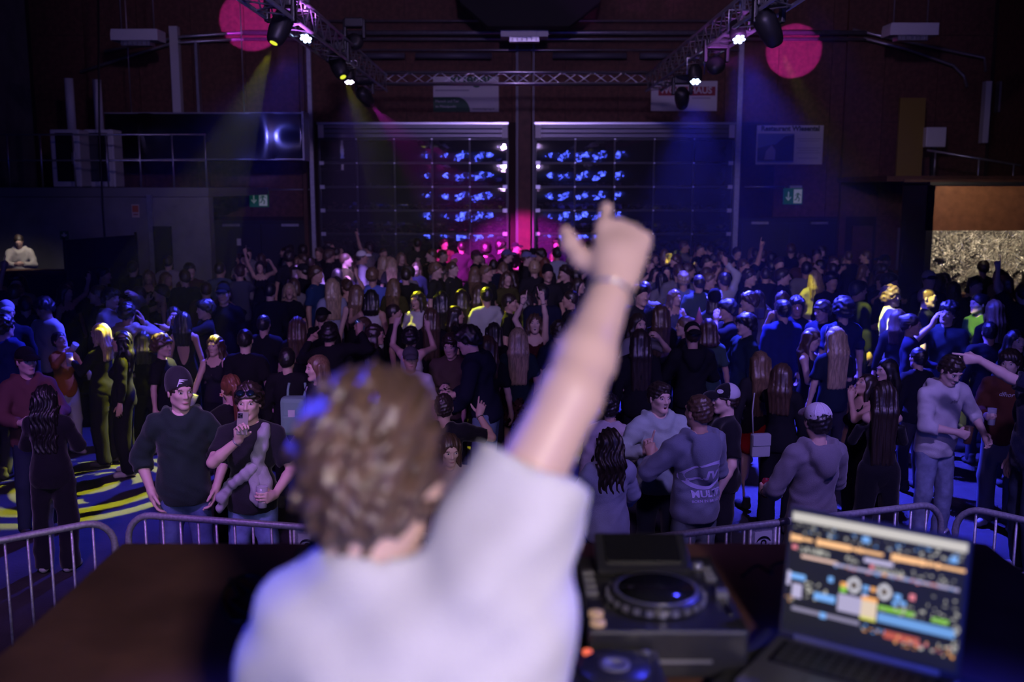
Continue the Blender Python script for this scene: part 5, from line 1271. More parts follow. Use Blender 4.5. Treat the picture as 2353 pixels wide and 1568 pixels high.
P['upface'] = put(1990, 862, 285, 'woman tilting her face upward beside the long-haired dancer', d=7.25, fem=1, top='tank', tc=K, hair='long', ln=.35, hc='dark', pitch=-28, aL='face', bc=K, skin='b')
P['straight'] = put(1746, 808, 190, 'woman with long straight light brown hair, back turned, red skirt', d=7.9, fem=1, top='sweat', tc=K2, hair='long', ln=.55, hc='light', bot='skirt', bc=(.45, .02, .02))
P['bag'] = put(1800, 836, 150, 'woman in black with brown hair and a pale shoulder bag', d=7.35, fem=1, top='sweat', tc=K, hair='long', ln=.36, hc='brown', bot='wide', bc=K, aL='face', yaw=-12)
P['pointer'] = put(2394, 802, 268, 'man at the frame edge in dark t-shirt stretching a pointing arm', d=6.45, top='tee', tc=NV, hair='short', hc='dark', aL=('fwd', dict(w=(.05, -.60, 1.74), hd=(-.1, -1, .02))), aR='down', slv=.85, bot='jeans', bc=DK, denim=1, skin='c', sc=(.4, .4, .42))
P['brownhoodie'] = put(2322, 806, 322, 'young person in brown hoodie holding a drink beside the pointing arm', d=7.45, top='hoodie', tc=(.10, .035, .02), hood=1, hair='mop', hc='dark', bot='wide', bc=(.12, .13, .14), denim=1, aR=('hold', dict(w=(.10, -.30, 1.16))), sc=(.45, .45, .45))
# ---- second rows, left
P['whitesweat'] = put(100, 686, 335, 'black-haired young man in bright white sweatshirt looking down', d=10.2, top='sweat', tc=(.70, .70, .72), hair='mop', hc='black', pitch=18, bc=K)
put(12, 690, 30, 'person in a pale cap at the left picture edge', top='sweat', tc=NV, hat='cap', hatc=WH_, hair='short')
put(8, 722, 160, 'curly-haired man in blue jacket at the left picture edge', d=8.7, top='hoodie', tc=(.03, .05, .16), hair='curly', hc='black')
put(57, 680, 200, 'dark-haired man in navy jacket behind the white sweatshirt', top='jacket', tc=NV, hair='short', hc='dark')
P['orange'] = put(136, 764, 60, 'woman in rust orange top tipping her head back to drink', d=9.55, fem=1, top='sweat', tc=(.42, .13, .02), hair='bun', hc='dark', pitch=-22, aR=('drink', {}), aL=('hold', dict(w=(.16, -.34, 1.18))), bot='wide', bc=(.45, .45, .40), denim=1, mouth=1, sc=(.35, .3, .28))
P['blond1'] = put(228, 744, 265, 'blond woman in black holding up a clear beer cup', d=9.2, fem=1, top='sweat', tc=K, hair='long', ln=.30, hc='blond', aL=('hold', dict(w=(.10, -.30, 1.30))), bc=K, bot='wide')
put(277, 762, 285, 'woman with black hair and sunglasses on her head, in black', d=9.0, fem=1, top='sweat', tc=K, hair='wavy', ln=.34, hc='black', bc=K, bot='wide', sc=(.4, .38, .35))
P['armeyes'] = put(254, 664, 70, 'dark-haired man in grey hoodie shielding his eyes with a raised arm', d=10.9, top='hoodie', tc=(.34, .32, .30), hair='mop', hc='black', aL=('face', dict(w=(.16, -.24, 1.66), hd=(-.7, -.1, .3), pole=(1, -.3, .1))), bc=K)
put(292, 696, 172, 'man with dark round hair in beige hoodie, back turned', d=10.0, top='hoodie', tc=(.36, .31, .24), hood=1, hair='curly', hc='black', aR='face', bc=DK)
P['curlyyellow'] = put(372, 770, 75, 'woman with big curly hair glowing yellow at the crown', d=8.75, fem=1, top='tee', tc=K, hair='afro', hc='brown', bc=K)
put(421, 717, 178, 'woman with long black hair and a bare back', d=10.2, fem=1, top='dress', backless=1, tc=K, hair='long', ln=.30, hc='black', bc=K)
P['smiler'] = put(492, 772, 350, 'smiling woman with long brown hair in a low black top', d=8.9, fem=1, top='tank', tc=K2, hair='wavy', ln=.36, hc='brown', aR=('hold', dict(w=(.20, -.28, .98))), bc=K)
put(563, 757, 180, 'man in black t-shirt with neat dark hair, back turned', d=8.6, top='tee', tc=K, hair='fade', hc='black', bc=K)
put(606, 724, 175, 'man in black sweatshirt with white back lettering', d=9.9, top='sweat', tc=K, hair='short', hc='black', bc=K)
put(398, 706, 20, 'woman pressing a hand to her cheek', d=10.8, fem=1, top='tank', tc=K2, hair='long', ln=.3, hc='dark', aR='face', bc=K)
put(512, 652, 5, 'man in black cap with a small white mark, facing the stage', top='sweat', tc=K, hat='cap', hatc=K, hair='short')
P['pointl'] = put(470, 690, 300, 'dark-clothed reveller pointing sideways with one finger', d=10.9, top='sweat', tc=K, hair='mop', hc='black', aL=('fwd', dict(w=(.12, -.50, 1.42), hd=(-.1, -1, .25))))
put(238, 616, 80, 'man with short hair in profile before the black cloth screen', top='sweat', tc=K, hair='crop', hc='dark')
put(305, 600, 178, 'person in black hoodie with pale back print', top='hoodie', tc=K, hood=1, hair='short', hc='black')
put(340, 621, 10, 'woman with long fair hair facing the stage beneath the fire notice', fem=1, top='tank', tc=K2, hair='long', ln=.35, hc='light')
put(386, 588, 185, 'man in pale shirt standing by the grey pillar', top='tee', tc=(.4, .36, .4), hair='short', hc='dark')
put(382, 626, 60, 'woman with reddish brown hair near the grey pillar', fem=1, top='tank', tc=K, hair='long', ln=.36, hc='red')
put(368, 655, 300, 'woman with dark curly hair raising her chin', fem=1, top='tank', tc=K, hair='curly', hc='dark', aR='face')
put(505, 603, 178, 'man in grey-blue t-shirt with dark hair, back turned', top='tee', tc=(.10, .13, .20), hair='short', hc='dark')
put(150, 655, 70, 'woman in sleeveless black top behind the white sweatshirt', fem=1, top='tank', tc=K, hair='long', ln=.3, hc='dark', aL='upopen')
# ---- second rows, centre left
put(620, 650, 178, 'man with broad neck in black sweatshirt, back turned', d=12.0, top='sweat', tc=K, hair='short', hc='black')
put(664, 652, 15, 'fair-haired person with glasses deep in the crowd', fem=1, top='tee', tc=K, hair='bob', ln=.12, hc='blond')
put(597, 600, 10, 'woman raising both hands with a can', fem=1, top='tank', tc=K, hair='long', ln=.3, hc='dark', aR='up', aL='uphold')
put(726, 612, 70, 'man with curly hair lit blue and navy t-shirt', d=13.2, top='tee', tc=(.02, .05, .14), hair='curly', hc='brown', skin='b')
put(757, 574, 120, 'man with tousled hair lit pink before the left sectional door', top='jacket', tc=K, hair='mop', hc='brown')
P['whitecap'] = put(832, 576, 100, 'man in bright white baseball cap', top='jacket', tc=GY_, hat='cap', hatc=(.9, .9, .9), hair='short')
put(856, 616, 175, 'man with curly hair and bright blue shirt, back turned', d=13.4, top='tee', tc=(.12, .18, .60), hair='curly', hc='light')
put(762, 640, 200, 'woman with long pale hair lit blue', d=12.3, fem=1, top='tee', tc=(.35, .38, .5), hair='long', ln=.45, hc='blond')
put(818, 655, 190, 'woman with long fair straight hair and bare shoulders', d=11.8, fem=1, top='tank', tc=K, hair='long', ln=.45, hc='light')
put(853, 666, 180, 'dark-haired woman stretching an arm over a friend', d=11.5, fem=1, top='tank', tc=WH_, hair='bob', ln=.2, hc='black', aL='hug', skin='b')
P['yellowtop'] = put(958, 671, 330, 'open-mouthed woman in white top lit yellow', d=11.4, fem=1, top='tee', tc=WH_, hair='long', ln=.2, hc='dark', mouth=1)
put(1014, 669, 180, 'woman with very long straight black hair, back turned, centre', d=11.3, fem=1, top='tee', tc=K, hair='long', ln=.50, hc='black')
put(741, 706, 165, 'man in black cap with white scrawled emblem', d=10.6, top='sweat', tc=K, hat='cap', hatc=K, haty=0, hair='short')
P['candude'] = put(757, 742, 178, 'man with dark curly mop spreading both arms, can in hand', d=8.9, top='sweat', tc=K, hair='curly', hc='black', aR=('uphold', dict(w=(.30, -.18, 1.62), hd=(.1, -.2, 1))), aL=('fwd', dict(w=(.28, -.22, 1.52), hd=(-.8, -.2, .6), th=(0, 0, 1))), bc=K)
put(683, 728, 185, 'woman with long straight ash hair beside the can holder', d=9.6, fem=1, top='tee', tc=K, hair='long', ln=.42, hc='brown')
put(832, 730, 300, 'woman with centre-parted brown hair behind the raised can', d=9.9, fem=1, top='tee', tc=K, hair='long', ln=.34, hc='brown')
put(862, 746, 95, 'woman with long dark hair smiling in profile', d=9.1, fem=1, top='tee', tc=K, hair='wavy', ln=.36, hc='dark')
put(906, 700, 88, 'dark-haired man in profile behind the raised hand', d=10.7, top='tee', tc=K, hair='short', hc='dark', skin='b')
P['armsup2'] = put(944, 752, 176, 'person with dark curls and both bare arms raised before the cap wearer', d=9.0, fem=1, top='tank', tc=WH_, hair='curly', hc='black', aL=('up', dict(w=(.22, -.22, 1.74), hd=(-.3, -.2, 1), pole=(.5, -.5, -.8))), aR=('up2', dict(w=(.16, -.24, 1.70), pole=(.5, -.5, -.8)))) 
P['greycap'] = put(943, 797, 8, 'man in grey cap and white t-shirt just above the dj head', d=8.0, top='tee', tc=WH_, hat='cap', hatc=(.07, .07, .085), hair='short', hc='brown', aR=('up', dict(w=(.22, -.2, 1.42))), bc=K)
P['lightgirl'] = put(727, 818, 305, 'laughing woman in black t-shirt with a pale bag strap', d=7.35, fem=1, top='tee', tc=K, hair='long', ln=.30, hc='light', mouth=1, yaw=-5, bot='wide', bc=(.25, .35, .36), aR='down2', skin='c')
P['flower'] = put(528, 862, 215, 'woman with long auburn hair and a small flower in it', d=6.7, fem=1, top='tee', tc=K, hair='pony', ln=.46, hc='red', bc=K)
P['phoneboy'] = put(1036, 768, 345, 'boy in brown jacket and white shirt looking at his phone', d=8.4, top='jacket', tc=(.085, .06, .05), hair='curly', hc='dark', pitch=14, aR=('phone', dict(w=(.02, -.30, 1.16))), aL='hold', bc=K, skin='c')
P['leaner'] = put(1075, 752, 262, 'tall dark-haired man in black hooded jacket leaning to talk', d=7.9, top='hoodie', tc=(.012, .014, .03), hood=1, hair='mop', hc='black', lean=14, pitch=10, aR='hold', aL=('hold', dict(w=(.16, -.30, 1.02))), bot='wide', bc=(.16, .24, .33), denim=1, skin='c')
P['ringhand'] = put(1020, 905, 178, 'man hidden by the dj head lifting one ringed hand', d=6.4, top='tee', tc=K, hair='short', hc='dark', aR=('up', dict(w=(.30, -.22, 1.50), hd=(.25, -.3, 1), shape='claw', pole=(1, .3, -.8))), bc=K)
put(990, 708, 185, 'woman with long glossy brown hair, back turned, near the centre', d=10.3, fem=1, top='tee', tc=K, hair='long', ln=.55, hc='brown')
put(1048, 704, 95, 'woman with dark hair in profile facing the pale shirt', d=10.6, fem=1, top='tee', tc=K, hair='long', ln=.3, hc='dark')
# ---- centre
P['armsup'] = put(1229, 722, 0, 'woman with mouth wide open and both arms raised pointing up', d=9.6, fem=1, top='tank', tc=(.05, .01, .015), hair='wavy', ln=.36, hc='brown', mouth=1, pitch=-8, aR=('up', dict(w=(.15, -.06, 1.90), hd=(-.15, 0, 1))), aL=('up', dict(w=(.09, -.06, 1.95), hd=(-.25, 0, 1), pole=(1, .1, .1))), skin='c')
P['longblond'] = put(1190, 754, 183, 'woman with long silvery blond hair and sequinned skirt', d=8.7, fem=1, top='tee', tc=(.015, .03, .04), hair='long', ln=.48, hc='blond', bot='skirt', bc=(.05, .02, .015))
put(1117, 660, 195, 'man in pale t-shirt with neat dark hair near the centre', d=11.5, top='tee', tc=(.45, .47, .46), hair='short', hc='black')
put(1135, 742, 178, 'woman with sleek black bob before the silvery blond', d=9.3, fem=1, top='tee', tc=K, hair='bob', ln=.22, hc='black')
put(1172, 676, 75, 'dark-haired man in black with stubble beside raised arms', d=11.2, top='tee', tc=K, hair='short', hc='dark')
put(1310, 668, 265, 'man in dark sunglasses left of the dj forearm', d=11.4, top='tee', tc=K2, hair='short', hc='dark')
put(1283, 738, 190, 'curly-haired man lit blue beside the dj elbow', d=9.2, top='tee', tc=NV, hair='curly', hc='dark')
put(1120, 772, 185, 'brown-haired woman just behind the leaning man', d=8.5, fem=1, top='tee', tc=K, hair='long', ln=.3, hc='brown')
put(1270, 835, 185, 'woman with long brown hair close beside the dj forearm', d=7.6, fem=1, top='tee', tc=K, hair='long', ln=.5, hc='brown')
for px, py, fc, hr, hcx, kw, lab in ((1096, 574, 70, 'short', 'brown', dict(hat='cap', hatc=(.10, .03, .06)), 'man in cap lit magenta before the left sectional door'), (1166, 573, 95, 'short', 'brown', dict(hat='cap', hatc=(.15, .13, .3)), 'man in pale cap lit magenta beside the timber post'), (1117, 611, 60, 'crop', 'light', {}, 'fair man whose face glows magenta'), (1091, 613, 180, 'bob', 'light', dict(fem=1), 'woman whose pale bob glows magenta'), (1212, 578, 80, 'short', 'brown', dict(hat='cap', hatc=(.2, .2, .4)), 'man in cap lit pink before the timber post'), (1241, 572, 270, 'mop', 'dark', {}, 'tall dark-haired man lit pink at the timber post'), (1259, 611, 10, 'short', 'dark', dict(hat='beanie', hatc=K), 'person in dark beanie with pink-lit face'), (1228, 600, 180, 'curly', 'blond', {}, 'person with pale curls lit blue near the timber post'), (1253, 592, 170, 'bob', 'red', dict(fem=1), 'woman with reddish bob near the timber post'), (1116, 559, 200, 'afro', 'black', {}, 'silhouette with round afro against the magenta glow'), (1060, 556, 190, 'short', 'black', {}, 'dark silhouette left of the magenta glow'), (958, 548, 195, 'short', 'black', {}, 'tallest dark silhouette before the left sectional door'), (1280, 570, 185, 'mop', 'dark', dict(tc=(.4, .45, .55)), 'person in pale top just left of the dj hand')):
    kw.setdefault('tc', K2); put(px, py, fc, lab, hair=hr, hc=hcx, top='tee', **kw)
for px, py, fc, hr, hcx, fem, lab in ((1002, 604, 70, 'curly', 'light', 0, 'curly-haired man rimmed yellow before the left sectional door'), (900, 592, 185, 'long', 'blond', 1, 'woman with fair hair lit violet'), (880, 588, 180, 'long', 'blond', 1, 'woman with fair hair beside the white cap'), (795, 583, 95, 'short', 'brown', 0, 'short-haired man beside the white cap'), (1040, 602, 60, 'short', 'brown', 0, 'man in olive top lit yellow along one side'), (1300, 610, 300, 'mop', 'dark', 0, 'dark-haired man left of the dj wrist'), (1330, 640, 60, 'long', 'dark', 1, 'woman in profile left of the dj wrist'), (1165, 625, 20, 'long', 'brown', 1, 'woman with brown hair between the raised hands'), (1100, 655, 185, 'long', 'brown', 1, 'woman with brown hair lit yellow, back turned'), (1060, 665, 190, 'long', 'dark', 1, 'woman with straight dark hair rimmed yellow'), (905, 640, 170, 'long', 'light', 1, 'woman with fair hair rimmed yellow, back turned')):
    put(px, py, fc, lab, hair=hr, hc=hcx, fem=fem, ln=.36, top='tee', tc=(K2, (.06, .06, .02))[px % 2])
# ---- right
put(1571, 624, 175, 'fair curly-haired man lit bright blue', d=13.0, top='tee', tc=(.2, .25, .6), hair='curly', hc='blond')
put(1606, 632, 190, 'man in grey-green t-shirt with short dark hair, back turned', d=12.6, top='tee', tc=(.06, .09, .085), hair='short', hc='dark')
put(1630, 628, 60, 'fair-haired man facing the grey-green t-shirt', d=13.2, top='tee', tc=K2, hair='crop', hc='light')
put(1664, 626, 200, 'man in white shirt thrusting one arm up', d=12.8, top='sweat', tc=(.55, .56, .6), hair='short', hc='dark', aR='up2')
P['bigcurl'] = put(1722, 672, 268, 'man with big curly fringe lit blue, in profile', d=11.0, top='sweat', tc=K, hair='mop', hc='brown')
put(1672, 690, 280, 'man with dark fringe lifting a hand to his mouth', d=10.2, top='tee', tc=K, hair='mop', hc='black', aL='face')
P['laugher'] = put(1714, 722, 282, 'laughing man in black quarter-zip with blue-rimmed hair', d=9.3, top='jacket', tc=(.012, .025, .03), hair='mop', hc='black', mouth=1, aR='hold', skin='c')
P['blackcap'] = put(1592, 740, 182, 'broad man in black cap and black hoodie, back turned', d=8.6, top='hoodie', tc=K, hood=1, hat='cap', hatc=K, haty=180, hair='short', hc='dark', aR='hold', aL='hold', bc=K)
put(1573, 728, 272, 'woman with fair tied hair in profile beside the pink party hat', d=9.6, fem=1, top='tee', tc=K, hair='bun', hc='light')
P['partyhat'] = put(1628, 733, 175, 'woman with brown bob between the black cap and quarter-zip', d=9.4, fem=1, top='tee', tc=(.05, .09, .08), hair='bob', ln=.16, hc='brown')
put(1641, 668, 182, 'person in dark bucket hat, back turned', d=11.2, top='tee', tc=(.06, .08, .08), hat='beanie', hatc=K, hair='bob', ln=.15, hc='dark')
P['teal'] = put(1470, 757, 186, 'woman with long dark hair glinting teal, in black jacket', d=8.4, fem=1, top='jacket', tc=K, hair='long', ln=.50, hc='dark', bc=K)
put(1468, 722, 25, 'woman with glasses and dark hair above the teal-haired dancer', d=9.4, fem=1, top='tee', tc=GY_, hair='long', ln=.3, hc='dark', aL='drink')
put(1518, 700, 182, 'woman with long brown hair and back turned, right of dj forearm', d=10.1, fem=1, top='tee', tc=K, hair='long', ln=.5, hc='brown')
P['redcollar'] = put(1800, 690, 195, 'man in navy jacket with red collar, back turned', d=9.9, top='jacket', tc=(.02, .03, .12), hair='crop', hc='black')
put(1832, 682, 350, 'young man with dark fringe facing the stage beside the red collar', d=10.6, top='tee', tc=NV, hair='mop', hc='black')
put(1890, 692, 300, 'curly-haired man leaning in to talk', d=10.3, top='tee', tc=NV, hair='curly', hc='dark', pitch=8)
put(1938, 684, 190, 'man with a huge curly mop in navy t-shirt, back turned', d=9.9, top='tee', tc=(.02, .03, .09), hair='afro', hc='black')
P['lookdown'] = put(1866, 758, 52, 'brown-haired woman in black dress looking down at her hands', d=8.9, fem=1, top='dress', tc=K, hair='long', ln=.38, hc='brown', pitch=16, roll=8, aR='clasp', aL='clasp', skin='c')
P['sunblond'] = put(1920, 752, 190, 'woman with long streaked blond hair and white sunglasses on top', d=8.6, fem=1, top='tee', tc=(.012, .02, .04), hair='long', ln=.50, hc='blond', aR='hold')
P['tallblack'] = put(1912, 626, 8, 'tall man in black sweatshirt facing the stage', d=12.4, h=1.9, top='sweat', tc=K, hair='mop', hc='black')
P['yellowhair'] = put(1872, 622, 190, 'woman in pale top with hair lit vivid yellow', d=13.4, fem=1, top='tee', tc=(.45, .42, .4), hair='long', ln=.30, hc='blond')
put(1800, 617, 75, 'man in dark zip jacket with pale collar', d=13.0, top='jacket', tc=NV, hair='crop', hc='dark')
P['yellowman'] = put(2050, 657, 75, 'curly-haired man in white t-shirt lit bright yellow', d=10.6, top='tee', tc=(.70, .70, .62), hair='curly', hc='light', slv=1.2, skin='c')
P['yellowman2'] = put(2133, 662, 62, 'square-jawed man in black t-shirt with yellow-lit face', d=10.8, top='tee', tc=K, hair='fade', hc='light', slv=.85, aL='hold', skin='c')
put(2136, 622, 0, 'man in white-fronted trucker cap behind the yellow-lit faces', d=12.3, top='sweat', tc=K, hat='cap', hatc=(.5, .5, .52), brimc=K, hair='short')
put(2096, 723, 62, 'woman with glasses and tied hair in navy sweatshirt', d=9.3, fem=1, top='sweat', tc=NV, hair='bun', hc='dark', aL='hold', skin='b')
put(2180, 694, 318, 'man in dark top laughing with his head tilted', d=9.5, top='tee', tc=(.02, .03, .04), hair='mop', hc='black', roll=14, mouth=1, aR='face', skin='c')
P['yellowface'] = put(2250, 676, 282, 'woman in green top whose face is lit yellow in profile', d=10.5, fem=1, top='tee', tc=(.03, .08, .02), hair='bun', hc='black')
put(2285, 690, 185, 'woman with long fair hair edged yellow, back turned, right side', d=10.2, fem=1, top='tee', tc=K, hair='long', ln=.5, hc='light')
put(2038, 826, 282, 'woman in glasses with dark hair in profile behind long-haired dancer', d=7.7, fem=1, top='tee', tc=K, hair='long', ln=.36, hc='black')
put(2337, 760, 8, 'dark-haired woman facing the stage at the right picture edge', d=8.6, fem=1, top='tee', tc=K, hair='long', ln=.2, hc='black')
put(2110, 800, 200, 'dark figure holding a red can beside the cream hoodie', d=8.4, top='sweat', tc=K, hair='short', hc='black', aR='hold')
put(2275, 740, 170, 'broad dark figure behind the pointing arm', d=9.2, top='sweat', tc=K, hair='short', hc='black')
put(660, 800, 178, 'dark figure with an open pale green backpack', d=7.9, top='sweat', tc=K, hair='short', hc='black')
put(330, 800, 190, 'dark figure in wide black trousers and pale trainers', d=9.6, fem=1, top='sweat', tc=K, hair='long', ln=.3, hc='black', bot='wide', bc=K, sc=(.4, .38, .34))
# bartender on the raised platform of the left bar
def barman():
    sp_ = dict(top='hoodie', tc=(.50, .48, .44), hair='short', hc='dark', face=20, pitch=22, aR='hold2', aL='hold2', bc=K, seed=5, lean=6)
    M = body_meshes(sp_, 1); a_ = at(43, 540, 18.1); s_ = (a_.z - .60) / (M['S']['hc'][2] + .125)
    return assemble(sp_, M, (a_.x, 18.1, .60), math.radians(20), s_, 1, 'bartender in pale hoodie with dark apron strap behind the raised bar')
BAR = barman()
# ---- the dim rest of the crowd: figures that repeat, each an object of its own
ARCH = []
for i, sp_ in enumerate((dict(hair='short', top='sweat'), dict(hair='mop', top='tee', aR='hold'), dict(hair='crop', top='hoodie', aL='hold'), dict(hair='curly', top='tee'), dict(hair='fade', top='tee', aR='drink'), dict(hair='short', hat='cap', top='hoodie'),
                         dict(fem=1, hair='long', ln=.4, top='tee'), dict(fem=1, hair='wavy', ln=.36, top='tank', aL='hold'), dict(fem=1, hair='bob', ln=.16, top='sweat'), dict(fem=1, hair='bun', top='tank', aR='upopen'), dict(fem=1, hair='long', ln=.3, top='sweat', aR='drink'), dict(hair='short', top='tee', aL='up'))):
    sp_['seed'] = 40 + i; sp_['bc'] = K; ARCH.append((sp_, body_meshes(sp_, 2)))
ZONES = ((330, 'before the concrete gallery'), (500, 'before the grey pillar'), (725, 'by the double door below the duct'), (960, 'west half of left sectional door'), (1190, 'east half of left sectional door'), (1460, 'west half of right sectional door'), (1690, 'east half of right sectional door'), (1935, 'under the restaurant poster'), (2130, 'below the ochre panel'), (2400, 'by the foil bar'))
HN = ['short-haired', 'fringed', 'crop-haired', 'curly-haired', 'close-cropped', 'cap-wearing', 'long-haired', 'wavy-haired', 'bob-haired', 'bun-haired', 'straight-haired', 'arm-raising']
CN = [(K, 'black'), (K2, 'charcoal'), (NV, 'navy'), (GY_, 'grey'), (BR, 'brown'), ((.09, .10, .14), 'slate'), ((.28, .27, .28), 'pale')]
FN = ((0, 'facing the stage'), (180, 'back turned'), (90, 'turned right'), (270, 'turned left'), (200, 'back turned'), (30, 'facing the stage'))
rf = random.Random(23); nfill = 0; seen_ = set()
for row in range(20):
    d0 = 11.0 + row * .66
    wdt = 1176.5 / FPX * d0 * 1.02
    x = -wdt + rf.uniform(0, .4)
    while x < wdt:
        xx, yy = x + rf.uniform(-.1, .1), d0 + rf.uniform(-.18, .18); x += rf.uniform(.76, 1.18)
        if yy > 24.0: continue
        if xx < -3.0 and yy < 12.4: continue
        if xx < -5.7 and yy > 15.6: continue
        
        if xx > 7.3 and yy > 17.8: continue
        if yy > 19.6 and xx < -5.9: continue
        if min(math.hypot(xx - q[0], yy - q[1]) for q in PLACED) < .47: continue
        k = rf.choices(range(12), (5, 5, 5, 3, 4, 3, 5, 5, 4, .5, 4, .5))[0]; sp_, M = ARCH[k]; fem = sp_.get('fem', 0); hh = rf.uniform(1.58, 1.70) if fem else rf.uniform(1.70, 1.86)
        sc_ = FPX / yy; px = 1176.5 + xx * sc_ * .995
        u = (hh - CAM_Z) / yy; py = 784 - FPX * math.tan(math.atan(u) + PITCH)
        bad = False
        for q in PLACED:
            if len(q) > 4 and q[4] > yy and abs(q[2] - px) < .22 * sc_ and py < q[3] + .24 * FPX / q[4]: bad = True; break
        if bad: continue
        zone = next(t for lim, t in ZONES if px < lim); rowt = 'front' if yy < 14.5 else 'middle' if yy < 18 else 'rear'
        for _ in range(30):
            fc, fn = FN[rf.randrange(6)]; cc, cn = CN[rf.choices(range(7), (8, 5, 4, 3, 2, 2, 2))[0]]
            lab = '%s %s-clad dancer %s, %s, %s' % (HN[k], cn, fn, rowt, zone)
            if lab not in seen_: break
        seen_.add(lab)
        s2 = dict(sp_); s2['tc'] = cc; s2['hc'] = ('black', 'dark', 'brown', 'light' if fem else 'dark')[rf.randrange(4)]; s2['skin'] = 'abc'[rf.randrange(3)]; s2['hatc'] = K2; s2['bc'] = (K, DK, K2)[rf.randrange(3)]
        assemble(s2, M, (xx, yy, 0), math.radians(fc + rf.uniform(-25, 25)), hh / 1.75, 2, lab, 'dim figures filling the crowd'); PLACED.append((xx, yy, px, py, yy)); nfill += 1
print('FILL', nfill, 'PLACED', len(PLACED))

# ------------------------------------------------------------------ things held and worn
def axes(up):
    up = Vector(up).normalized(); s = up.cross(Vector((0, 1, 0.01))).normalized(); return Matrix((s, up.cross(s), up)).transposed()
m_cup = mat('clear_plastic', (.75, .78, .80), .15, alpha=.45); m_beer = mat('beer', (.75, .50, .05), .2, alpha=.75); m_cola = mat('brown_cup', (.10, .05, .03), .4)
def cup(pr, sg, label, liquid=True, m=None, ahead=.088, up=None):
    p, t, n = grip(pr, sg, ahead, .036); t = Vector(up) if up else (t + Vector((0, 0, 1))).normalized(); R = axes(t)
    r_ = tag(empty('drink_cup', p), label, 'cup'); r_.rotation_euler = R.to_euler()
    MB().lathe([(.028, -.07), (.029, -.069), (.038, .075), (.0365, .075), (.0275, -.064), (.0, -.064)], n=16).build('wall', m or m_cup, r_, True)
    if liquid: MB().lathe([(.0265, -.062), (.031, .0), (.0, .0)], n=14).build('drink', m_beer, r_, True)
    MB().lathe([(.0385, .072), (.0395, .076), (.0365, .077)], n=16).build('rim', m or m_cup, r_, True)
def can(pr, sg, label, col, ahead=.088):
    p, t, n = grip(pr, sg, ahead, .034); R = axes((t + Vector((0, 0, 1.2))).normalized())
    r_ = tag(empty('drink_can', p), label, 'can'); r_.rotation_euler = R.to_euler()
    MB().lathe([(.022, -.066), (.029, -.058), (.029, .052), (.024, .062), (.024, .066), (.021, .063), (.0, .063)], n=16).build('body', mat('can_' + label[:8], col, .25, metal=.6), r_, True)
    MB().lathe([(.0293, -.02), (.0293, .02)], n=16).build('band', mat('can_band_%d' % int(col[0] * 99), (.7, .55, .05) if col[0] < .5 else (.7, .7, .7), .3, metal=.4), r_, True)
    MB().box((.0, .004, .065), (.012, .02, .002)).build('ring_pull', m_alu, r_)
def phone(loc, R, label, col, cam_side=1):
    r_ = tag(empty('phone', loc), label, 'phone'); r_.rotation_euler = R.to_euler()
    MB().box((0, 0, 0), (.074, .009, .150), None, .004).build('case', mat('phone_case_' + label[:6], col, .3), r_)
    cp = MB().box((-.016, -.006, .050), (.032, .004, .034), None, .0015).build('camera_plate', mat('phone_cam', (.06, .06, .065), .2), r_)
    for x, z in ((-.024, .058), (-.008, .050), (-.024, .042)): MB().lathe([(.0062, 0), (.0062, .003), (0, .003)], (x, -.008, z), 12, Matrix.Rotation(math.pi / 2, 3, 'X')).build('lens', m_gloss, cp, True)
    MB().box((0, .0048, 0), (.068, .001, .142)).build('screen', emat('phone_screen', (.4, .45, .6), .4), r_)
def local(pr, v): 
    r = pr['root']; return Matrix.Translation(r.location) @ r.rotation_euler.to_matrix().to_4x4() @ Matrix.Diagonal((*r.scale, 1)) @ Vector(v)
# the filming man
p, t, n = grip(P['filmer'], -1, .095, .022)
phone(p + Vector((.012, -.004, .035)), Matrix.Rotation(math.radians(4), 3, 'Y') @ Matrix.Rotation(math.radians(-8), 3, 'X'), 'phone in a pale case held up before the filming man', (.35, .32, .26))
cup(P['filmer'], 1, 'tall clear cup held low by the filming man', False)
root = P['filmer']['root']; S = P['filmer']['S']
def headpt(pr, x, y, z): return Vector(pr['S']['hc'] + pr['S']['R'] @ A3(x, y, z))
def shades(pr, label, y=-.088, z=.085, col=(.05, .10, .16), rim=(.01, .01, .012), tilt=-35):
    r_ = tag(empty('sunglasses', local(pr, headpt(pr, 0, y, z))), label, 'sunglasses'); r_.parent = None
    r_.rotation_euler = (pr['root'].rotation_euler.to_matrix() @ Matrix(pr['S']['R'].tolist()) @ Matrix.Rotation(math.radians(tilt), 3, 'X')).to_euler()
    for s in (-1, 1):
        MB().lathe([(.0, -.002), (.026, -.002), (.028, .002), (.0, .004)], (s * .034, -.01, 0), 16, Matrix.Rotation(math.pi / 2, 3, 'X') @ Matrix.Diagonal((1, .8, 1))).build('lens', mat('mirror_lens_%d' % int(col[1] * 100), col, .06, metal=.8), r_, True)
        MB().tube([(s * .062, -.005, 0), (s * .085, .05, 0), (s * .088, .10, -.01)], .0035, 6).build('temple', mat('shade_frame_%d' % int(rim[0] * 100), rim, .3), r_, True)
    MB().tube([(-.012, -.012, .006), (0, -.014, .009), (.012, -.012, .006)], .003, 6).build('bridge', mat('shade_frame_%d' % int(rim[0] * 100), rim, .3), r_, True)
shades(P['filmer'], 'mirrored sunglasses pushed up on the filming man hair')
shades(P['sunblond'], 'white sunglasses on top of the streaked blond hair', -.05, .125, (.4, .4, .45), (.6, .6, .62), -80)
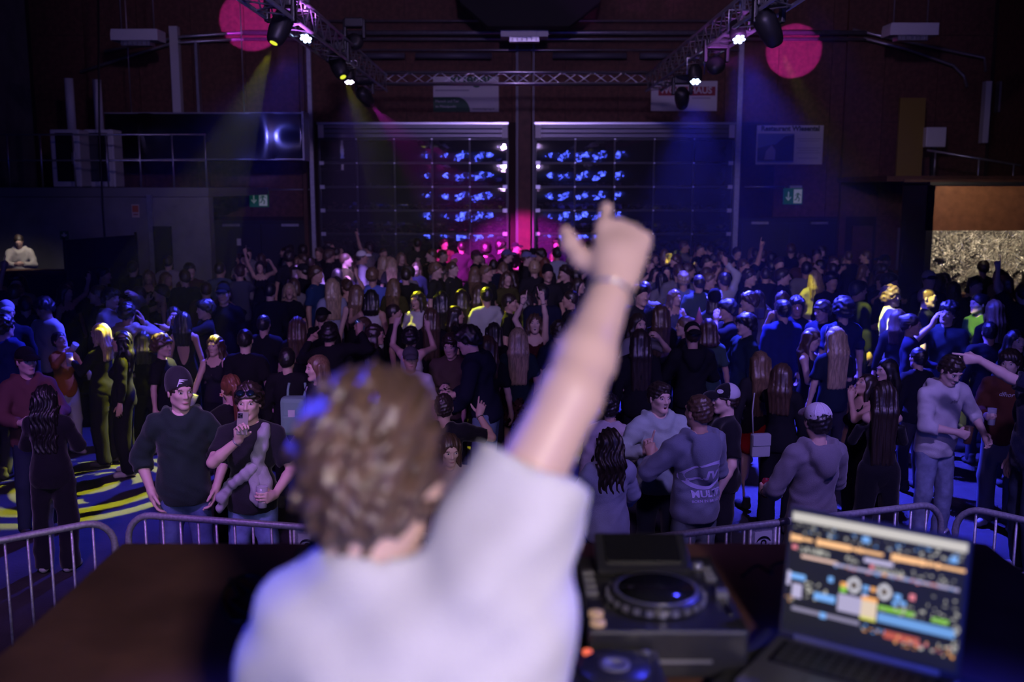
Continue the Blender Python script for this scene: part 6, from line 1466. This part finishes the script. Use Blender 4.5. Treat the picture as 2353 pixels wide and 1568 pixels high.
# grey sweater tied across the chest of the filming man
m_knit = cloth((.40, .40, .42)); tm = P['filmer']['M']['top']
bv = BVHTree.FromPolygons([v.co.copy() for v in tm.vertices], [tuple(q.vertices) for q in tm.polygons])
def on_top(bv_, x, z, side=-1, off=.012):
    h = bv_.ray_cast(Vector((x, side * 1.0, z)), Vector((0, -side, 0)))[0]
    return (Vector((x, side * .16, z)) if h is None else h) + Vector((0, side * off, 0))
sw = empty('sweater', root.location, root.rotation_euler.z); sw.scale = root.scale; tag(sw, 'grey sweater tied diagonally across the filming man chest', 'sweater')
def strip(name, pts, w0, w1, par, bv_, m, th=.022):
    L = []
    for i in range(len(pts) - 1):
        for k in range(5): L.append(Vector(pts[i]).lerp(Vector(pts[i + 1]), k / 5))
    L.append(Vector(pts[-1])); v = Vol(A3(-.34, -.34, .7), A3(.34, .30, 1.60), .0105)
    P3 = [on_top(bv_, a.x, a.y) for a in L]
    for i in range(len(P3) - 1):
        w = w0 + (w1 - w0) * i / len(P3); a, b = np.array(P3[i]), np.array(P3[i + 1])
        v.cone(a, b, w * .5, w * .5, .02)
    v.disp(lambda X, Y, Z: .004 * np.sin(90 * X + 60 * Z) + .003 * np.sin(45 * Z - 80 * X))
    vq = v.mesh(); return mesh_obj(name, vq[0], vq[1], m, par)
strip('body', [(.12, 1.46), (.10, 1.34), (.07, 1.24), (.08, 1.16)], .075, .085, sw, bv, m_knit)
strip('body', [(.07, 1.22), (-.02, 1.14), (-.12, 1.07), (-.17, 1.00), (-.185, .92)], .075, .06, sw, bv, m_knit)
strip('sleeve', [(.07, 1.22), (.11, 1.12), (.125, 1.03), (.13, .98)], .085, .075, sw, bv, m_knit)
strip('sleeve', [(.05, 1.19), (.055, 1.06), (.06, .985), (.09, .95)], .06, .065, sw, bv, m_knit)
# bracelets
def bracelet(pr, sg, back=.0, r_=.031, m=None, th=.003):
    a = pr['S']['arm'][sg]; c = a['wr'] - a['fd'] * (.012 + back); u = np.cross(a['fd'], a['t']); u = nrm(u); w = np.cross(u, a['fd'])
    MB().tube([tuple(c + (u * math.sin(q) + w * math.cos(q)) * r_) for q in [i * math.pi / 8 for i in range(16)] + [0]], th, 6, False).build('bracelet', m or m_alu, pr['root'], True)
bracelet(P['filmer'], -1, .01, .032, None, .005); bracelet(P['cardigan'], -1, .0, .029, None, .005); bracelet(P['cardigan'], 1, .0, .029); bracelet(P['ringhand'], -1, 0, .031); bracelet(P['ringhand'], -1, .012, .032, m_cab); bracelet(P['armsup'], -1, .0, .028, m_cab); bracelet(P['armsup'], 1, .05, .03, m_cab); bracelet(P['meshcap'], 1, .0, .031, m_cab, .005)
# phone of the woman in the cardigan
pa, _, _ = grip(P['cardigan'], -1, .11, .02); pb, _, _ = grip(P['cardigan'], 1, .10, .02); pm_ = (pa + pb) / 2
phone(pm_ + Vector((.03, -.02, .01)), Matrix.Rotation(math.radians(84), 3, 'Y') @ Matrix.Rotation(math.radians(-6), 3, 'X'), 'black phone held sideways by the woman in the cardigan', (.012, .012, .016))
p, t, n = grip(P['phoneboy'], -1, .09, .02); phone(p, Matrix.Rotation(math.radians(-30), 3, 'Z') @ Matrix.Rotation(math.radians(-62), 3, 'X'), 'dark phone the boy in brown jacket looks at', (.03, .03, .04))
# cups and cans
cup(P['cream'], -1, 'brown cup held by the man in the cream hoodie', False, m_cola, .11, (.05, 0, 1))
cup(P['orange'], -1, 'clear cup at the lips of the woman in orange', False, None, .088, (.6, -.2, .8)); cup(P['orange'], 1, 'half full lime cup held by the woman in orange', True)
cup(P['blond1'], 1, 'beer cup held up by the blond woman in black'); cup(P['smiler'], -1, 'tilted cup held low by the smiling woman', False, None, .088, (.4, 0, .9))
can(P['candude'], -1, 'yellow and silver can raised by the curly-haired man', (.25, .45, .50)); can(P['bluejacket'], -1, 'slim yellow can held by the woman in pale blue jacket', (.45, .45, .25))
can(P['meshcap'], 1, 'red can held by the man in the mesh cap', (.65, .05, .10)); can(P['blackhair'], -1, 'blue can held by the black-haired woman', (.15, .35, .6)); cup(P['brownhoodie'], -1, 'small clear cup held by the brown hoodie wearer', False); can(P['capmauve'], 1, 'dark can held by the mauve hoodie wearer', (.05, .05, .08))
cup(P['lookdown'], 1, 'short glass held by the woman looking down', False); can(P['leaner'], 1, 'silver can held by the leaning man', (.55, .6, .65)); cup(P['yellowman2'], 1, 'beer cup held by the yellow-lit man'); cup(P['laugher'], -1, 'rose drink held by the laughing man')
# ------------------------------------------------------------------ prints on clothes
def decal_pts(bv_, c, right, up, nrm_, uv, off=.003):
    out = []
    for u, v in uv:
        q = Vector(c) + Vector(right) * u + Vector(up) * v; h = bv_.ray_cast(q + Vector(nrm_) * .6, -Vector(nrm_))[0]
        out.append(tuple((h if h is not None else q) + Vector(nrm_) * off))
    return out
def bvh(me): return BVHTree.FromPolygons([v.co.copy() for v in me.vertices], [tuple(q.vertices) for q in me.polygons])
def ribbon(name, pts, w, m, par, bv_, c, right, up, nv, closed=False):
    P2 = [Vector(p) for p in pts]; L = []
    for i in range(len(P2) - (0 if closed else 1)):
        a, b = P2[i], P2[(i + 1) % len(P2)]; k = max(2, int((b - a).length / .012))
        for j in range(k): L.append(a.lerp(b, j / k))
    L.append(P2[0] if closed else P2[-1]); uv = []
    for i, q in enumerate(L):
        t = (L[min(i + 1, len(L) - 1)] - L[max(i - 1, 0)]); t = t.normalized() if t.length > 1e-6 else Vector((1, 0)); nn = Vector((-t.y, t.x))
        ww = w(i / (len(L) - 1)) if callable(w) else w; uv += [tuple(q + nn * ww / 2), tuple(q - nn * ww / 2)]
    V = decal_pts(bv_, c, right, up, nv, uv); n = len(L)
    return mesh_obj(name, V, [(i * 2, i * 2 + 1, i * 2 + 3, i * 2 + 2) for i in range(n - 1)], m, par, True)
def text_decal(txt, size, m, par, bv_, c, right, up, nv, shear=0, bold=0, sx=1.0, align='CENTER'):
    o = text_mesh(txt, size, m, 'lettering', par, None, (0, 0, 0), align, 0, shear, bold, sx); me = o.data
    V = decal_pts(bv_, c, right, up, nv, [(v.co.x, v.co.y) for v in me.vertices], .0035)
    for v, q in zip(me.vertices, V): v.co = q
    return o
mp = mat('print_lilac', (.50, .46, .75), .7); b1 = bvh(P['multi']['M']['top']); tp = P['multi']['top']; bk = dict(right=(-1, 0, 0), up=(0, 0, 1), nv=(0, 1, 0)); cc = (-.01, 0, 1.205)
ell_ = [(.155 * math.cos(t) * (1 + .06 * math.cos(2 * t)), .095 * math.sin(t) + .012 * math.cos(t)) for t in [i * math.pi / 18 for i in range(36)]]
ribbon('emblem_ring', ell_, lambda t: .022 + .008 * math.sin(t * 12.6), mp, tp, b1, cc, closed=True, **bk)
ribbon('emblem_arm', [(-.145, -.035), (-.10, -.022), (-.04, -.018)], .018, mp, tp, b1, cc, **bk); ribbon('emblem_arm', [(.05, .034), (.10, .040), (.150, .052)], .018, mp, tp, b1, cc, **bk)
ribbon('emblem_letter', [(-.045, -.024), (-.040, .034), (-.012, .034), (.002, -.014), (.030, .036), (.052, .036), (.046, -.022)], .018, mp, tp, b1, cc, **bk)
text_decal('MULTiPL', .066, mp, tp, b1, (-.03, 0, 1.045), bold=.0022, sx=1.12, **bk); text_decal('BORN IN BROKEN HO', .026, mp, tp, b1, (-.03, 0, 1.008), bold=.0004, sx=1.1, **bk)
# beanie emblem
R = P['beanie']['S']['R']; hb = bvh(P['beanie']['M']['hat']); c = P['beanie']['S']['hc'] + R @ A3(0, 0, .085)
fx_ = dict(right=tuple(R @ RZ(-.25) @ A3(1, 0, 0)), up=tuple(R @ A3(0, 0, 1)), nv=tuple(R @ RZ(-.25) @ A3(0, -1, .0)))
me_ = mat('emblem_white', (.75, .75, .8), .7); ht = P['beanie']['hat']
ribbon('emblem_stroke', [(-.03, -.028), (-.018, .0), (-.012, .018)], .006, me_, ht, hb, c, **fx_); ribbon('emblem_stroke', [(-.014, .016), (.012, .016), (.042, .012)], lambda t: .009 * (1 - t) + .002, me_, ht, hb, c, **fx_); ribbon('emblem_stroke', [(-.016, .006), (.004, .007), (.018, .003)], lambda t: .008 * (1 - t) + .002, me_, ht, hb, c, **fx_); ribbon('emblem_stroke', [(-.022, -.006), (-.008, -.005), (.004, -.007)], lambda t: .007 * (1 - t) + .002, me_, ht, hb, c, **fx_)
# small chest and cap marks
for key, txt, sz, pos, col in (('cream', 'after', .045, (.01, 0, 1.33), (.06, .06, .08)), ('brownhoodie', 'dfhor', .06, (.02, 0, 1.33), (.5, .5, .5)), ('mint', 'H', .022, (.085, 0, 1.27), (.6, .6, .62)), ('lightgirl', 'ENNI', .10, (0, 0, 1.20), (.45, .45, .5))):
    pr = P[key]; text_decal(txt, sz, mat('mark_' + key, col, .7), pr['top'], bvh(pr['M']['top']), pos, (1, 0, 0), (0, 0, 1), (0, -1, 0), shear=.3 if sz < .07 else 0)
def cap_mark(pr, txt, col, y=0):
    R = pr['S']['R']; hb = bvh(pr['M']['hat']); c = pr['S']['hc'] + R @ A3(0, 0, .085); f = dict(right=tuple(R @ RZ(y) @ A3(1, 0, 0)), up=tuple(R @ A3(0, 0, 1)), nv=tuple(R @ RZ(y) @ A3(0, -1, .0)))
    pts = [(.030 * math.cos(t), .017 * math.sin(t)) for t in [i * math.pi / 12 for i in range(24)]]
    V = decal_pts(hb, c, f['right'], f['up'], f['nv'], [(0, 0)] + pts, .004); mesh_obj('badge', V, [(0, i + 1, (i + 1) % 24 + 1) for i in range(24)], mat('badge_white', (.68, .68, .72), .6), pr['hat'])
    for yy in (.004, -.006): ribbon('badge_scrawl', [(-.018, yy), (-.01, yy + .005), (-.003, yy - .003), (.005, yy + .005), (.012, yy - .002), (.019, yy + .003)], .0028, m_ink, pr['hat'], hb, tuple(Vector(c) + Vector(f['nv']) * .0), **f)
cap_mark(P['trucker'], '', (1, 1, 1), .75)
# white mesh back of the trucker cap
pr = P['trucker']; R = pr['S']['R']; c = pr['S']['hc']; g_ = lambda x, y, z: c + R @ A3(x, y, z)
v = Vol(c - A3(.2, .2, .1), c + A3(.2, .2, .2), .0062); v.ell(g_(0, .016, .053), (.0905, .108, .0945), R, 0); v.cut(g_(0, 0, .030), R @ nrm(A3(0, -.12, -1))); v.cut(g_(0, .008, 0), R @ nrm(A3(0, -1, .12)))
vq = v.mesh(); mesh_obj('mesh_back', vq[0], vq[1], mat('cap_mesh_white', (.62, .60, .68), .8, bump=.5, bscale=500), pr['hat'])
# seams on the white mesh cap
pr = P['meshcap']; hb = bvh(pr['M']['hat']); R = pr['S']['R']; c = pr['S']['hc']
for a_ in (-.75, 0, .75):
    pts = []
    for i in range(9):
        t = .15 + i * .16; dv = R @ A3(math.sin(a_) * math.cos(t), math.cos(a_) * math.cos(t), math.sin(t)); h_ = hb.ray_cast(Vector(c + R @ A3(0, .014, .052) + dv * .4), -Vector(dv))[0]
        if h_ is not None: pts.append(tuple(h_ + Vector(dv) * .001))
    if len(pts) > 2: MB().tube(pts, .0035, 6).build('seam', mat('seam_white', (.68, .64, .74), .7), pr['hat'], True)
# shoulder bag
pr = P['bag']; r_ = tag(empty('shoulder_bag', local(pr, (.17, .13, .93)), pr['root'].rotation_euler.z), 'small pale shoulder bag on the woman in black', 'bag')
r_.rotation_euler.z = math.radians(10)
box('pouch', (-.02, -.05, 0), (.17, .06, .21), mat('pale_leather', (.42, .44, .46), .5), r_, bev=.015); box('flap', (-.02, -.085, .05), (.165, .012, .10), mat('pale_leather', (.42, .44, .46), .5), r_, bev=.004)
MB().tube([(-.09, -.05, .10), (-.10, -.04, .30), (-.07, .0, .46)], .006, 6).build('strap', mat('pale_leather', (.42, .44, .46), .5), r_, True)
pr = P['lightgirl']; tb_ = bvh(pr['M']['top']); ribbon('bag_strap', [(-.10, .36), (-.08, .2), (-.05, .05), (0, -.1)], .03, mat('strap_pale', (.5, .5, .55), .6), pr['top'], tb_, (0, 0, 1.08), (1, 0, 0), (0, 0, 1), (0, -1, 0))
# backpack, party hat, flower, sequins
pr = P['lightgirl']; bp_ = tag(empty('backpack', at(676, 955, 8.55)), 'pale green backpack with open pocket beside the laughing woman', 'bag')
box('sack', (0, 0, 0), (.22, .16, .34), mat('pale_green_canvas', (.20, .36, .32), .8), bp_, bev=.04); box('pocket', (0, -.085, -.06), (.17, .05, .16), mat('pale_green_canvas', (.20, .36, .32), .8), bp_, bev=.02); box('tissue', (.0, -.10, .04), (.06, .015, .06), m_print, bp_)
for s in (-1, 1): MB().tube([(s * .07, .08, .14), (s * .08, .14, .20), (s * .07, .16, .26)], .012, 6).build('strap', mat('pale_green_canvas', (.20, .36, .32), .8), bp_, True)
q = at(1606, 745, 11.0); o = tag(empty('party_hat', (q.x, 11.0, q.z)), 'small pink cone party hat above the black cap', 'hat'); MB().lathe([(.055, 0), (.0, .20)], n=16).build('cone', mat('pink_paper', (.65, .25, .42), .6), o, True); MB().lathe([(.058, -.004), (.058, .008)], n=16).build('edge', mat('silver_paper', (.6, .6, .6), .3), o, True)
pr = P['flower']; q = local(pr, headpt(pr, -.085, .03, -.02)); o = tag(empty('hair_flower', at(509, 908, P['flower']['root'].location.y - .10)), 'small pink hair flower on the auburn ponytail', 'flower')
for k_ in range(5): MB().lathe([(.0, -.003), (.009, 0), (.0, .003)], (.011 * math.cos(k_ * 1.257), 0, .011 * math.sin(k_ * 1.257)), 8, Matrix.Rotation(math.pi / 2, 3, 'X')).build('petal', mat('petal_pink', (.75, .35, .32), .6), o, True)
MB().lathe([(.0, -.005), (.005, 0), (.0, .005)], (0, -.003, 0), 8).build('centre', mat('flower_centre', (.6, .3, .05), .6), o, True)
pr = P['longblond']; bm_ = pr['M']['bot']; sb = bvh(bm_); rq = random.Random(4); q = MB()
for _ in range(260):
    a_, z_ = rq.uniform(0, 6.28), rq.uniform(.66, .98); dv = Vector((math.cos(a_), math.sin(a_), 0)); h_ = sb.ray_cast(Vector((0, 0, z_)) + dv * .6, -dv)[0]
    if h_ is not None: q.lathe([(.011, -.001), (.011, .001)], tuple(h_ + dv * .002), 6, axes(dv + Vector((rq.uniform(-.3, .3), rq.uniform(-.3, .3), rq.uniform(-.3, .3)))))
o = q.build('sequins', mat('copper_sequin', (.75, .45, .32), .12, metal=1.0), pr['bot']); o['kind'] = 'stuff'
# ------------------------------------------------------------------ haze in the hall
hz = MB().box((0, 16.6, 4.2), (23.4, 16.4, 8.3)).build('hall_haze', None)
mh = bpy.data.materials.new('haze'); mh.use_nodes = True; N = mh.node_tree.nodes; N.clear()
vo = N.new('ShaderNodeVolumeScatter'); vo.inputs['Color'].default_value = (.9, .9, 1, 1); vo.inputs['Density'].default_value = .0015; vo.inputs['Anisotropy'].default_value = .35
ou = N.new('ShaderNodeOutputMaterial'); mh.node_tree.links.new(vo.outputs[0], ou.inputs['Volume']); mh.cycles.homogeneous_volume = True
hz.data.materials.append(mh); tag(hz, 'thin stage haze hanging through the whole hall', 'haze', kind='stuff')
